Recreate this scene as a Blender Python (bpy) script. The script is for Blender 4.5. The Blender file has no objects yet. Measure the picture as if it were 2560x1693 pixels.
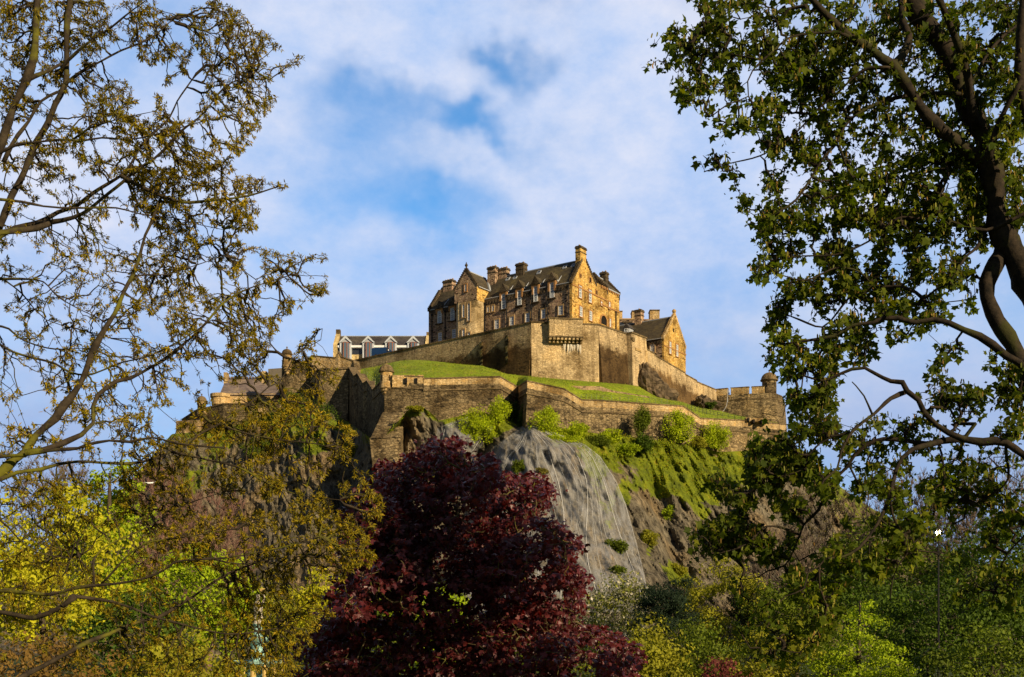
import bpy, math, random
import numpy as np
from mathutils import Vector, Matrix
random.seed(7); RNG = np.random.default_rng(7)
SC = bpy.context.scene
COL = SC.collection
# ------------------------------------------------------------------ camera, light, exposure
F = 2844.0      # focal length in source pixels (40 mm on a 36 mm wide sensor)
HX, HY = 1280.0, 1560.0
CZ = 6.0        # eye height above the garden lawn
cam = bpy.data.cameras.new('camera'); camo = bpy.data.objects.new('camera', cam); COL.objects.link(camo)
camo.location = (0, 0, CZ); camo.rotation_euler = (math.radians(90), 0, 0)
cam.sensor_width = 36; cam.lens = 40.0; cam.shift_y = (HY-846.5)/2560.0
cam.clip_start = 0.1; cam.clip_end = 20000
SC.camera = camo
def P(px, py, D): return (( px-HX)/F*D, D, CZ+(HY-py)/F*D)
SUN = Vector((0.62, -0.66, 0.40)).normalized()   # towards the sun: low evening light from the right
sun = bpy.data.lights.new('sun', 'SUN'); suno = bpy.data.objects.new('sun', sun); COL.objects.link(suno)
sun.energy = 5.0; sun.angle = math.radians(0.5); sun.color = (1.0, 0.80, 0.50)
suno.rotation_euler = (-SUN).to_track_quat('-Z', 'Y').to_euler(); suno.location = (60, -60, 60)
SC.view_settings.view_transform = 'Standard'; SC.view_settings.look = 'None'
SC.view_settings.exposure = 0.3; SC.view_settings.gamma = 1.0
SC.render.engine = 'CYCLES'
SC.cycles.max_bounces = 6; SC.cycles.diffuse_bounces = 2; SC.cycles.transparent_max_bounces = 12
SC.cycles.transmission_bounces = 2; SC.cycles.glossy_bounces = 2

def N(nt, t, **kw):
    n = nt.nodes.new(t)
    for k, v in kw.items():
        if k.startswith('i_'):
            k = k[2:]; k = int(k) if k.isdigit() else k.replace('_', ' ')
            n.inputs[k].default_value = v
        else: setattr(n, k, v)
    return n
def L(nt, a, ao, b, bi): nt.links.new(a.outputs[ao], b.inputs[bi])
def ramp(nt, stops, interp='LINEAR'):
    r = nt.nodes.new('ShaderNodeValToRGB'); r.color_ramp.interpolation = interp
    e = r.color_ramp.elements
    while len(e) < len(stops): e.new(0.5)
    for x, (p, c) in zip(e, stops):
        x.position = p; x.color = (*c, 1) if len(c) == 3 else c
    return r
def g3(v): return (v, v, v)

# world: evening sky with thin blue gaps between soft clouds
W = bpy.data.worlds.new('World'); SC.world = W; W.use_nodes = True
nt = W.node_tree; nt.nodes.clear()
out = N(nt, 'ShaderNodeOutputWorld'); bg = N(nt, 'ShaderNodeBackground')
L(nt, bg, 0, out, 0)
sky = N(nt, 'ShaderNodeTexSky'); sky.sky_type = 'NISHITA'; sky.sun_disc = False
sky.sun_elevation = math.asin(SUN.z); sky.sun_rotation = math.atan2(SUN.x, SUN.y)
sky.air_density = 1.0; sky.dust_density = 1.0; sky.ozone_density = 2.0
tc = N(nt, 'ShaderNodeTexCoord')
sep = N(nt, 'ShaderNodeSeparateXYZ'); L(nt, tc, 'Generated', sep, 0)
mp = N(nt, 'ShaderNodeMapping'); mp.inputs['Scale'].default_value = (1.0, 1.0, 1.55); L(nt, tc, 'Generated', mp, 0)
n1 = N(nt, 'ShaderNodeTexNoise', i_Scale=4.2, i_Detail=5.0, i_Roughness=0.5, i_Distortion=0.35); L(nt, mp, 0, n1, 'Vector')
n2 = N(nt, 'ShaderNodeTexNoise', i_Scale=26.0, i_Detail=6.0, i_Roughness=0.62); L(nt, mp, 0, n2, 'Vector')
acc = N(nt, 'ShaderNodeMath', operation='MULTIPLY_ADD'); L(nt, n1, 'Fac', acc, 0); acc.inputs[1].default_value = 1.6; acc.inputs[2].default_value = -0.38
last = acc
a2 = N(nt, 'ShaderNodeMath', operation='MULTIPLY_ADD'); L(nt, n2, 'Fac', a2, 0); a2.inputs[1].default_value = 0.50; L(nt, last, 0, a2, 2); last = a2
nw = N(nt, 'ShaderNodeTexNoise', i_Scale=9.0, i_Detail=4.0, i_Roughness=0.6); L(nt, tc, 'Generated', nw, 'Vector')
wp = N(nt, 'ShaderNodeVectorMath', operation='SUBTRACT'); L(nt, nw, 'Color', wp, 0); wp.inputs[1].default_value = g3(0.5)
wp2 = N(nt, 'ShaderNodeVectorMath', operation='MULTIPLY_ADD'); L(nt, wp, 0, wp2, 0); wp2.inputs[1].default_value = g3(0.13); L(nt, tc, 'Generated', wp2, 2)
ws = N(nt, 'ShaderNodeMapping'); ws.inputs['Scale'].default_value = (1, 1, 1.7); L(nt, wp2, 0, ws, 0)
# (px, py, angular radius, weight): negative = gap showing blue sky, positive = cloud
for bx, by, br, bw in ((1270, 150, .060, -.50), (1215, 135, .04, -.25), (1340, 185, .06, -.32), (1090, 350, .06, -.42), (1175, 320, .045, -.36), (940, 290, .07, -.25), (1040, 505, .05, -.2), (1150, 520, .06, -.2), (800, 480, .05, -.15), (1170, 300, .04, -.35), (910, 300, .085, -.40),
                       (1020, 270, .05, -.25), (1100, 500, .10, -.40), (880, 440, .09, -.25), (1300, 350, .05, -.2), (920, 60, .05, -.3),
                       (1370, 240, .065, .34), (1140, 400, .055, .34), (1010, 335, .05, .26), (1010, 110, .12, .30), (760, 110, .10, .25),
                       (1700, 430, .14, .35), (1300, 30, .12, .25), (1650, 120, .15, .30), (1000, 640, .2, .12), (700, 350, .12, .12), (1850, 300, .2, .22), (200, 800, .3, .2)):
    d = Vector(((bx-HX)/F, 1, (HY-by)/F)).normalized()
    vs = N(nt, 'ShaderNodeVectorMath', operation='DISTANCE'); L(nt, ws, 0, vs, 0); vs.inputs[1].default_value = (d.x, d.y, d.z*1.7)
    mr = N(nt, 'ShaderNodeMapRange', interpolation_type='SMOOTHSTEP'); L(nt, vs, 'Value', mr, 0)
    for i, v in ((1, 0), (2, br), (3, bw), (4, 0)): mr.inputs[i].default_value = v
    ad = N(nt, 'ShaderNodeMath', operation='ADD'); L(nt, last, 0, ad, 0); L(nt, mr, 0, ad, 1); last = ad
cl = N(nt, 'ShaderNodeMapRange', interpolation_type='SMOOTHSTEP'); L(nt, last, 0, cl, 0)
for i, v in ((1, -0.12), (2, 0.98), (3, 0.0), (4, 1.0)): cl.inputs[i].default_value = v
# two tones of cloud: brighter tops, lavender-blue undersides
n3 = N(nt, 'ShaderNodeTexNoise', i_Scale=10.0, i_Detail=9.0, i_Roughness=0.66); L(nt, mp, 0, n3, 'Vector')
cr = ramp(nt, [(0.30, (0.40, 0.57, 0.90)), (0.66, (0.74, 0.78, 0.93))]); L(nt, n3, 'Fac', cr, 0)
# clouds thicken and darken to blue-grey near the horizon
hz = N(nt, 'ShaderNodeMapRange', interpolation_type='SMOOTHSTEP'); L(nt, sep, 'Z', hz, 0)
for i, v in ((1, 0.08), (2, 0.34), (3, 0.95), (4, 0.0)): hz.inputs[i].default_value = v
mz = N(nt, 'ShaderNodeMixRGB'); L(nt, hz, 0, mz, 0); L(nt, cr, 0, mz, 1); mz.inputs[2].default_value = (0.31, 0.43, 0.71, 1)
sk = N(nt, 'ShaderNodeMixRGB', blend_type='MULTIPLY'); sk.inputs[0].default_value = 1.0; L(nt, sky, 0, sk, 1); sk.inputs[2].default_value = (0.085, 0.155, 0.20, 1)
mx = N(nt, 'ShaderNodeMixRGB'); L(nt, cl, 0, mx, 0); L(nt, sk, 0, mx, 1); L(nt, mz, 0, mx, 2)
# unseen sky overhead and behind the viewer, dimmed to weaken fill and deepen shadows
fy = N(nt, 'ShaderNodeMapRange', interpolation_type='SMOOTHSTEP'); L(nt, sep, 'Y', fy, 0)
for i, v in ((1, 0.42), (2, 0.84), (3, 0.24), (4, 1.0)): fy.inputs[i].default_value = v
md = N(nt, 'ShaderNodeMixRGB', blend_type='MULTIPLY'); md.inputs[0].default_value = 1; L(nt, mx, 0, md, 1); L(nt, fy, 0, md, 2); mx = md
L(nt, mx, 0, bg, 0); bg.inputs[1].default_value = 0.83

# ------------------------------------------------------------------ numeric noise
def hsh(ix, iy, iz, s):
    h = (ix*374761393 + iy*668265263 + iz*2147483647 + s*974634777) & 0xFFFFFFFF
    h = ((h ^ (h >> 13))*1274126177) & 0xFFFFFFFF
    return ((h ^ (h >> 16)) & 0xFFFF)/65535.0
def vnoise(p, s=0):
    p = np.asarray(p, float); i = np.floor(p).astype(np.int64); f = p-i; f = f*f*(3-2*f)
    r = 0
    for dx in (0, 1):
        for dy in (0, 1):
            for dz in (0, 1):
                w = (f[..., 0] if dx else 1-f[..., 0])*(f[..., 1] if dy else 1-f[..., 1])*(f[..., 2] if dz else 1-f[..., 2])
                r = r + w*hsh(i[..., 0]+dx, i[..., 1]+dy, i[..., 2]+dz, s)
    return r
def fbm(p, o=4, s=0):
    p = np.asarray(p, float); a = 0.5; r = 0; t = 0
    for k in range(o):
        r = r+a*vnoise(p, s+k*17); t += a; a *= 0.5; p = p*2.03
    return r/t - 0.5

# ------------------------------------------------------------------ objects
def tag(o, label=None, cat=None, group=None, kind=None):
    if label: o['label'] = label
    if cat: o['category'] = cat
    if group: o['group'] = group
    if kind: o['kind'] = kind
    return o
def thing(name, label, cat, loc=(0, 0, 0), group=None):
    o = bpy.data.objects.new(name, None); COL.objects.link(o); o.location = loc; o.empty_display_size = 0.3
    return tag(o, label, cat, group)
def link_mesh(name, me, parent=None, loc=None):
    o = bpy.data.objects.new(name, me); COL.objects.link(o)
    if parent is not None: o.parent = parent
    elif loc is not None: o.location = loc
    return o
def obj_np(name, verts, sizes, idx, mats, parent=None, loc=None, midx=None, smooth=False, attrs=None):
    """mesh straight from arrays; verts are world coordinates, moved to the local frame of the thing"""
    verts = np.asarray(verts, np.float32).reshape(-1, 3)
    o0 = np.array(parent_origin(parent) if parent is not None else (loc or (0, 0, 0)), np.float32)
    me = bpy.data.meshes.new(name)
    sizes = np.asarray(sizes, np.int32); idx = np.asarray(idx, np.int32).ravel()
    me.vertices.add(len(verts)); me.vertices.foreach_set('co', (verts-o0).ravel())
    me.loops.add(len(idx)); me.loops.foreach_set('vertex_index', idx)
    me.polygons.add(len(sizes)); st = np.concatenate(([0], np.cumsum(sizes)[:-1])).astype(np.int32)
    me.polygons.foreach_set('loop_start', st)
    try: me.polygons.foreach_set('loop_total', sizes)
    except Exception: pass
    if midx is not None: me.polygons.foreach_set('material_index', np.asarray(midx, np.int32))
    me.polygons.foreach_set('use_smooth', np.full(len(sizes), smooth))
    for m in (mats if isinstance(mats, (list, tuple)) else [mats]): me.materials.append(m)
    for k, v in (attrs or {}).items():
        a = me.attributes.new(k, 'FLOAT', 'POINT'); a.data.foreach_set('value', np.asarray(v, np.float32))
    me.update(calc_edges=True); me.validate()
    return link_mesh(name, me, parent, loc)
def parent_origin(o):
    v = np.zeros(3)
    while o is not None: v = v+np.array(o.location); o = o.parent
    return v
class MB:
    """collects polygons in world coordinates; build() links them as one mesh object"""
    def __init__(s): s.v = []; s.f = []; s.m = []
    def poly(s, pts, m=0):
        b = len(s.v); s.v += [tuple(p) for p in pts]; s.f.append(tuple(range(b, b+len(pts)))); s.m.append(m)
    def mesh(s, pts, faces, m=0):
        b = len(s.v); s.v += [tuple(p) for p in pts]
        for f in faces: s.f.append(tuple(i+b for i in f)); s.m.append(m)
    def hexa(s, p, m=0):   # 8 corners: bottom ring 0-3, top ring 4-7
        s.mesh(p, [(3, 2, 1, 0), (4, 5, 6, 7), (0, 1, 5, 4), (1, 2, 6, 5), (2, 3, 7, 6), (3, 0, 4, 7)], m)
    def box(s, fr, a0, a1, b0, b1, z0, z1, m=0):
        s.hexa([fr(a0, b0, z0), fr(a1, b0, z0), fr(a1, b1, z0), fr(a0, b1, z0), fr(a0, b0, z1), fr(a1, b0, z1), fr(a1, b1, z1), fr(a0, b1, z1)], m)
    def prism(s, fr, pts, b0, b1, m=0, axis='b'):   # pts = [(a, z)] polygon extruded along b (or along a when axis='a')
        g = (lambda a, b, z: fr(a, b, z)) if axis == 'b' else (lambda a, b, z: fr(b, a, z))
        n = len(pts); A = [g(a, b0, z) for a, z in pts]; B = [g(a, b1, z) for a, z in pts]
        s.mesh(A+B, [tuple(range(n)), tuple(range(2*n-1, n-1, -1))]+[(i, (i+1) % n, n+(i+1) % n, n+i) for i in range(n)], m)
    def rev(s, c, prof, n=20, m=0, a0=0, a1=2*math.pi):   # profile [(r, z)] turned about a vertical axis at c=(x,y)
        full = abs(a1-a0-2*math.pi) < 1e-6; k = n if full else n+1
        pts = [(c[0]+r*math.cos(a0+(a1-a0)*i/n), c[1]+r*math.sin(a0+(a1-a0)*i/n), z) for r, z in prof for i in range(k)]
        fs = []
        for j in range(len(prof)-1):
            for i in range(n):
                i2 = (i+1) % k
                fs.append((j*k+i, j*k+i2, (j+1)*k+i2, (j+1)*k+i))
        s.mesh(pts, fs, m)
    def tube(s, pts, r, n=6, m=0):
        v, sz, ix = tube_np(np.array(pts, float), np.full(len(pts), r) if np.isscalar(r) else np.array(r), n)
        b = len(s.v); s.v += [tuple(p) for p in v]; k = 0
        for q in sz: s.f.append(tuple(int(i)+b for i in ix[k:k+q])); s.m.append(m); k += q
    def build(s, name, mats, parent=None, loc=None, smooth=False, fix=True):
        o = obj_np(name, s.v, [len(f) for f in s.f], [i for f in s.f for i in f], mats, parent, loc, s.m, smooth)
        if fix:
            import bmesh
            bm = bmesh.new(); bm.from_mesh(o.data); bmesh.ops.recalc_face_normals(bm, faces=bm.faces); bm.to_mesh(o.data); bm.free()
        return o
def tube_np(P_, R_, n=6):
    """smooth tube through points with shared rings"""
    m = len(P_); T = np.gradient(P_, axis=0); T /= np.linalg.norm(T, axis=1)[:, None]+1e-9
    up = np.array([0.31, 0.9, 0.23]); U = np.cross(T, up); U /= np.linalg.norm(U, axis=1)[:, None]+1e-9; V = np.cross(T, U)
    a = np.arange(n)*2*math.pi/n
    ring = P_[:, None, :]+R_[:, None, None]*(np.cos(a)[None, :, None]*U[:, None, :]+np.sin(a)[None, :, None]*V[:, None, :])
    v = ring.reshape(-1, 3); i = np.arange(m-1)[:, None]*n; j = np.arange(n)[None, :]; j2 = (j+1) % n
    q = np.stack([i+j, i+j2, i+n+j2, i+n+j], -1).reshape(-1, 4)
    return v, np.concatenate([np.full(len(q), 4), [n, n]]), np.concatenate([q.ravel(), np.arange(n)[::-1], np.arange(n)+(m-1)*n])
def merge(parts):   # [(v, sizes, idx)] -> one
    vs, ss, ix = [], [], []; b = 0
    for v, s_, i in parts:
        vs.append(v); ss.append(s_); ix.append(np.asarray(i)+b); b += len(v)
    return np.concatenate(vs), np.concatenate(ss), np.concatenate(ix)
def edges_np(A, B, RA, RB, n=4):
    """separate tapered segments for many twig edges at once"""
    d = B-A; ln = np.linalg.norm(d, axis=1)[:, None]+1e-9; d = d/ln
    A = A-d*RA[:, None]*0.5; B = B+d*RB[:, None]*0.5
    up = np.where(np.abs(d[:, 2:3]) > 0.9, np.array([[1., 0, 0]]), np.array([[0, 0, 1.]]))
    U = np.cross(d, up); U /= np.linalg.norm(U, axis=1)[:, None]+1e-9; V = np.cross(d, U)
    a = np.arange(n)*2*math.pi/n; c = np.cos(a)[None, :, None]; s = np.sin(a)[None, :, None]
    off = c*U[:, None, :]+s*V[:, None, :]
    r0 = A[:, None, :]+RA[:, None, None]*off; r1 = B[:, None, :]+RB[:, None, None]*off
    v = np.concatenate([r0, r1], 1).reshape(-1, 3)
    k = np.arange(len(A))[:, None]*2*n; j = np.arange(n)[None, :]; j2 = (j+1) % n
    q = np.stack([k+j, k+j2, k+n+j2, k+n+j], -1).reshape(-1, 4)
    return v, np.full(len(q), 4), q.ravel()

# ------------------------------------------------------------------ materials
def newmat(name):
    m = bpy.data.materials.new(name); m.use_nodes = True; nt = m.node_tree
    b = nt.nodes['Principled BSDF']; b.inputs['Roughness'].default_value = 0.9
    b.inputs['Specular IOR Level'].default_value = 0.2
    return m, nt, b
def plain(name, col, rough=0.8, spec=0.2, metal=0.0, var=0.15, scale=2.0):
    m, nt, b = newmat(name); g = N(nt, 'ShaderNodeNewGeometry')
    n = N(nt, 'ShaderNodeTexNoise', i_Scale=scale, i_Detail=4.0); L(nt, g, 'Position', n, 'Vector')
    r = ramp(nt, [(0.3, tuple(c*(1-var) for c in col)), (0.7, tuple(min(1, c*(1+var)) for c in col))]); L(nt, n, 'Fac', r, 0)
    L(nt, r, 0, b, 'Base Color'); b.inputs['Roughness'].default_value = rough; b.inputs['Specular IOR Level'].default_value = spec
    b.inputs['Metallic'].default_value = metal
    return m
def stone(name, cols, size=0.55, stain=None, dark=0.35, dark_at=0.42, tint=(1, 1, 1), big=0.05, moss=0.0, soft=0.6, streak=0.6):
    """rubble masonry: cell-coloured stones, dark weathered stones, broad blotches; stain = (depth below top, colour factor)"""
    m, nt, b = newmat(name); g = N(nt, 'ShaderNodeNewGeometry')
    mp = N(nt, 'ShaderNodeMapping'); mp.inputs['Scale'].default_value = (1/size, 1/size, 1.9/size); L(nt, g, 'Position', mp, 0)
    wv = N(nt, 'ShaderNodeTexNoise', i_Scale=0.8, i_Detail=2.0); L(nt, mp, 0, wv, 'Vector')
    ma = N(nt, 'ShaderNodeVectorMath', operation='MULTIPLY_ADD'); L(nt, wv, 'Color', ma, 0); ma.inputs[1].default_value = g3(0.5); L(nt, mp, 0, ma, 2)
    vo = N(nt, 'ShaderNodeTexVoronoi', i_Scale=1.0, i_Randomness=0.85); L(nt, ma, 0, vo, 'Vector')
    sp = N(nt, 'ShaderNodeSeparateColor'); L(nt, vo, 'Color', sp, 0)
    k = len(cols); r = ramp(nt, [(i/max(1, k-1), c) for i, c in enumerate(cols)]); L(nt, sp, 0, r, 0)
    # scattered dark stones
    nd = N(nt, 'ShaderNodeTexNoise', i_Scale=0.33, i_Detail=3.0, i_Roughness=0.7); L(nt, g, 'Position', nd, 'Vector')
    ad = N(nt, 'ShaderNodeMath', operation='MULTIPLY_ADD'); L(nt, sp, 1, ad, 0); ad.inputs[1].default_value = 0.55; L(nt, nd, 'Fac', ad, 2)
    dk = N(nt, 'ShaderNodeMapRange'); L(nt, ad, 0, dk, 0)
    for i, v in ((1, dark_at+0.06), (2, dark_at+0.16), (3, dark), (4, 1.0)): dk.inputs[i].default_value = v
    mu = N(nt, 'ShaderNodeMixRGB', blend_type='MULTIPLY'); mu.inputs[0].default_value = 1; L(nt, r, 0, mu, 1); L(nt, dk, 0, mu, 2)
    # joints
    ve = N(nt, 'ShaderNodeTexVoronoi', feature='DISTANCE_TO_EDGE', i_Scale=1.0, i_Randomness=0.85); L(nt, ma, 0, ve, 'Vector')
    je = N(nt, 'ShaderNodeMapRange'); L(nt, ve, 'Distance', je, 0)
    for i, v in ((1, 0.0), (2, 0.12), (3, soft), (4, 1.0)): je.inputs[i].default_value = v
    mj = N(nt, 'ShaderNodeMixRGB', blend_type='MULTIPLY'); mj.inputs[0].default_value = 1; L(nt, mu, 0, mj, 1); L(nt, je, 0, mj, 2)
    # broad weathering
    nb = N(nt, 'ShaderNodeTexNoise', i_Scale=big*2.2, i_Detail=6.0, i_Roughness=0.65); L(nt, g, 'Position', nb, 'Vector')
    rb = ramp(nt, [(0.34, (0.36, 0.32, 0.25)), (0.50, (1, 1, 1)), (0.68, (1.28, 1.20, 1.05))]); L(nt, nb, 'Fac', rb, 0)
    mb = N(nt, 'ShaderNodeMixRGB', blend_type='MULTIPLY'); mb.inputs[0].default_value = 1; L(nt, mj, 0, mb, 1); L(nt, rb, 0, mb, 2)
    # rain streaks running down from the wall heads
    mst = N(nt, 'ShaderNodeMapping'); mst.inputs['Scale'].default_value = (1.0, 1.0, 0.07); L(nt, g, 'Position', mst, 0)
    nst = N(nt, 'ShaderNodeTexNoise', i_Scale=0.9, i_Detail=5.0, i_Roughness=0.65); L(nt, mst, 0, nst, 'Vector')
    rst = ramp(nt, [(0.36, (.42, .38, .33)), (0.50, (1, 1, 1)), (0.66, (1.12, 1.12, 1.1))]); L(nt, nst, 'Fac', rst, 0)
    mst2 = N(nt, 'ShaderNodeMixRGB', blend_type='MULTIPLY'); mst2.inputs[0].default_value = streak; L(nt, mb, 0, mst2, 1); L(nt, rst, 0, mst2, 2)
    lastc = mst2
    if stain:
        at = N(nt, 'ShaderNodeAttribute', attribute_name='below')
        ns = N(nt, 'ShaderNodeTexNoise', i_Scale=0.35, i_Detail=6.0, i_Roughness=0.7); L(nt, g, 'Position', ns, 'Vector')
        a1 = N(nt, 'ShaderNodeMath', operation='MULTIPLY_ADD'); L(nt, ns, 'Fac', a1, 0); a1.inputs[1].default_value = -7.0; L(nt, at, 'Fac', a1, 2)
        st = N(nt, 'ShaderNodeMapRange'); L(nt, a1, 0, st, 0)
        for i, v in ((1, stain[0]-3.9), (2, stain[0]-2.6), (3, 0.0), (4, 1.0)): st.inputs[i].default_value = v
        ms = N(nt, 'ShaderNodeMixRGB', blend_type='MULTIPLY'); L(nt, st, 0, ms, 0); L(nt, lastc, 0, ms, 1); ms.inputs[2].default_value = (*stain[1], 1)
        lastc = ms
    if moss > 0:
        nm = N(nt, 'ShaderNodeTexNoise', i_Scale=0.5, i_Detail=5.0, i_Roughness=0.7); L(nt, g, 'Position', nm, 'Vector')
        rm = N(nt, 'ShaderNodeMapRange'); L(nt, nm, 'Fac', rm, 0)
        for i, v in ((1, 0.72-moss), (2, 0.80-moss), (3, 0.0), (4, 0.75)): rm.inputs[i].default_value = v
        mm = N(nt, 'ShaderNodeMixRGB'); L(nt, rm, 0, mm, 0); L(nt, lastc, 0, mm, 1); mm.inputs[2].default_value = (0.10, 0.085, 0.02, 1)
        lastc = mm
    L(nt, lastc, 0, b, 'Base Color')
    bp = N(nt, 'ShaderNodeBump', i_Strength=0.9, i_Distance=0.12); L(nt, je, 0, bp, 'Height')
    nf = N(nt, 'ShaderNodeTexNoise', i_Scale=2.5, i_Detail=5.0); L(nt, g, 'Position', nf, 'Vector')
    b2 = N(nt, 'ShaderNodeBump', i_Strength=0.8, i_Distance=0.15); L(nt, nf, 'Fac', b2, 'Height'); L(nt, bp, 0, b2, 'Normal')
    L(nt, b2, 0, b, 'Normal')
    return m
def leafmat(name, cols, transl=0.35, rough=0.5, spec=0.3, tcol=None, vr=1.0):
    """cols: ramp over a random value per leaf"""
    m, nt, b = newmat(name); g = N(nt, 'ShaderNodeNewGeometry')
    k = len(cols); r = ramp(nt, [(i/max(1, k-1), c) for i, c in enumerate(cols)]); q_ = N(nt, 'ShaderNodeMapRange'); L(nt, g, 'Random Per Island', q_, 0); q_.inputs[3].default_value = .5-vr/2; q_.inputs[4].default_value = .5+vr/2; L(nt, q_, 0, r, 0)
    nn = N(nt, 'ShaderNodeTexNoise', i_Scale=0.6, i_Detail=3.0); L(nt, g, 'Position', nn, 'Vector')
    rr = ramp(nt, [(0.3, g3(0.62)), (0.7, g3(1.25))]); L(nt, nn, 'Fac', rr, 0)
    mu = N(nt, 'ShaderNodeMixRGB', blend_type='MULTIPLY'); mu.inputs[0].default_value = 1; L(nt, r, 0, mu, 1); L(nt, rr, 0, mu, 2)
    L(nt, mu, 0, b, 'Base Color'); b.inputs['Roughness'].default_value = rough; b.inputs['Specular IOR Level'].default_value = spec
    tr = N(nt, 'ShaderNodeBsdfTranslucent')
    mt = N(nt, 'ShaderNodeMixRGB', blend_type='MULTIPLY'); mt.inputs[0].default_value = 1; L(nt, mu, 0, mt, 1); mt.inputs[2].default_value = (*(tcol or (1.3, 1.4, 0.7)), 1)
    L(nt, mt, 0, tr, 0)
    mi = N(nt, 'ShaderNodeMixShader'); mi.inputs[0].default_value = transl; L(nt, b, 0, mi, 1); L(nt, tr, 0, mi, 2)
    L(nt, mi, 0, nt.nodes['Material Output'], 0)
    return m
def barkmat(name, c1, c2, moss=None, mfac=0.5, scale=6.0):
    m, nt, b = newmat(name); g = N(nt, 'ShaderNodeNewGeometry')
    n = N(nt, 'ShaderNodeTexNoise', i_Scale=scale, i_Detail=5.0, i_Roughness=0.7); L(nt, g, 'Position', n, 'Vector')
    r = ramp(nt, [(0.35, c1), (0.65, c2)]); L(nt, n, 'Fac', r, 0); lc = r
    if moss:
        n2 = N(nt, 'ShaderNodeTexNoise', i_Scale=1.3, i_Detail=5.0, i_Roughness=0.65); L(nt, g, 'Position', n2, 'Vector')
        mr = N(nt, 'ShaderNodeMapRange'); L(nt, n2, 'Fac', mr, 0)
        for i, v in ((1, 0.62-mfac*0.3), (2, 0.72-mfac*0.3), (3, 0.0), (4, 1.0)): mr.inputs[i].default_value = v
        mm = N(nt, 'ShaderNodeMixRGB'); L(nt, mr, 0, mm, 0); L(nt, r, 0, mm, 1); mm.inputs[2].default_value = (*moss, 1); lc = mm
    L(nt, lc, 0, b, 'Base Color')
    bp = N(nt, 'ShaderNodeBump', i_Strength=0.8, i_Distance=0.02); L(nt, n, 'Fac', bp, 'Height'); L(nt, bp, 0, b, 'Normal')
    return m
M = {}
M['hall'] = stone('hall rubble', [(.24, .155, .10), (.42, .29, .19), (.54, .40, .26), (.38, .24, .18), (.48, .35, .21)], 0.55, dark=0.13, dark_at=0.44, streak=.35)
M['gold'] = stone('sunlit gable stone', [(.44, .25, .06), (.64, .40, .11), (.74, .52, .19), (.52, .31, .09), (.66, .43, .12)], 0.55, dark=0.25, dark_at=0.40, big=0.12, streak=.4)  # golden sunlight of the west faces put into the stone colour
M['drum'] = stone('drum sandstone', [(.58, .44, .24), (.68, .53, .31), (.62, .47, .26)], 0.7, dark=0.6, dark_at=0.30)
M['bast'] = stone('bastion ashlar stained', [(.40, .30, .17), (.54, .41, .24), (.46, .34, .19), (.34, .25, .15)], 0.6, stain=(4.1, (.24, .195, .14)), dark=0.45, dark_at=0.40)
M['bastf'] = stone('bastion front ashlar', [(.50, .37, .20), (.62, .47, .27), (.54, .40, .22), (.42, .31, .17)], 0.6, dark=0.55, dark_at=0.36, big=0.07)
M['ramp'] = stone('stepped wall ashlar', [(.44, .33, .19), (.58, .44, .26), (.50, .37, .21)], 0.6, stain=(2.9, (.32, .26, .19)), dark=0.5, dark_at=0.38)
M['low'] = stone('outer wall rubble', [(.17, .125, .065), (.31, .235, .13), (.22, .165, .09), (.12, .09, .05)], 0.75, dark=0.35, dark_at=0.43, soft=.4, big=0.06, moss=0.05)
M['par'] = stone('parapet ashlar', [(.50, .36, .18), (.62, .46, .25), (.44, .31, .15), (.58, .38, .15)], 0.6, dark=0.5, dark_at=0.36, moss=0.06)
M['cope'] = stone('weathered coping', [(.15, .11, .06), (.22, .16, .09), (.18, .13, .06)], 0.8, dark=0.6, dark_at=0.36, moss=0.12)
M['darkst'] = stone('dark and shaded stone', [(.065, .05, .033), (.10, .075, .05), (.13, .10, .06)], 0.5, dark=0.5, dark_at=0.4)  # dark stone; also carries the painted shade of wing gable and dormer fronts
M['trim'] = plain('sandstone dressings', (.40, .27, .13), 0.9)
M['orange'] = plain('orange dressings', (.36, .19, .075), 0.9)
M['black'] = plain('black iron', (.012, .012, .013), 0.6)
M['white'] = plain('white paint', (.80, .82, .84), 0.5, var=0.03)
M['dormw'] = plain('weathered grey-white boards', (.50, .54, .60), 0.6, var=.1)
M['lead'] = plain('lead flashing', (.36, .38, .42), 0.55, var=0.12)
M['dark'] = plain('dark void', (.012, .010, .009), 0.9)
M['pot'] = plain('clay pot', (.45, .30, .15), 0.8)
M['cream'] = stone('cream ashlar blocks', [(.62, .47, .22), (.70, .54, .27), (.66, .50, .24)], 0.8, dark=0.8, dark_at=0.3)
M['orangewood'] = plain('stained timber', (.34, .11, .04), 0.5)
M['van'] = plain('dark blue paint', (.010, .035, .11), 0.25, 0.5, var=0.05)
M['rubber'] = plain('tyre rubber', (.015, .015, .016), 0.8)
def glassmat(name, col, rough=0.12):
    m, nt, b = newmat(name); b.inputs['Base Color'].default_value = (*col, 1); b.inputs['Roughness'].default_value = rough; b.inputs['Specular IOR Level'].default_value = 0.8
    return m
M['glass'] = glassmat('window glass', (.10, .14, .19)); M['glassd'] = glassmat('dark glass', (.03, .035, .045), 0.08)
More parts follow.
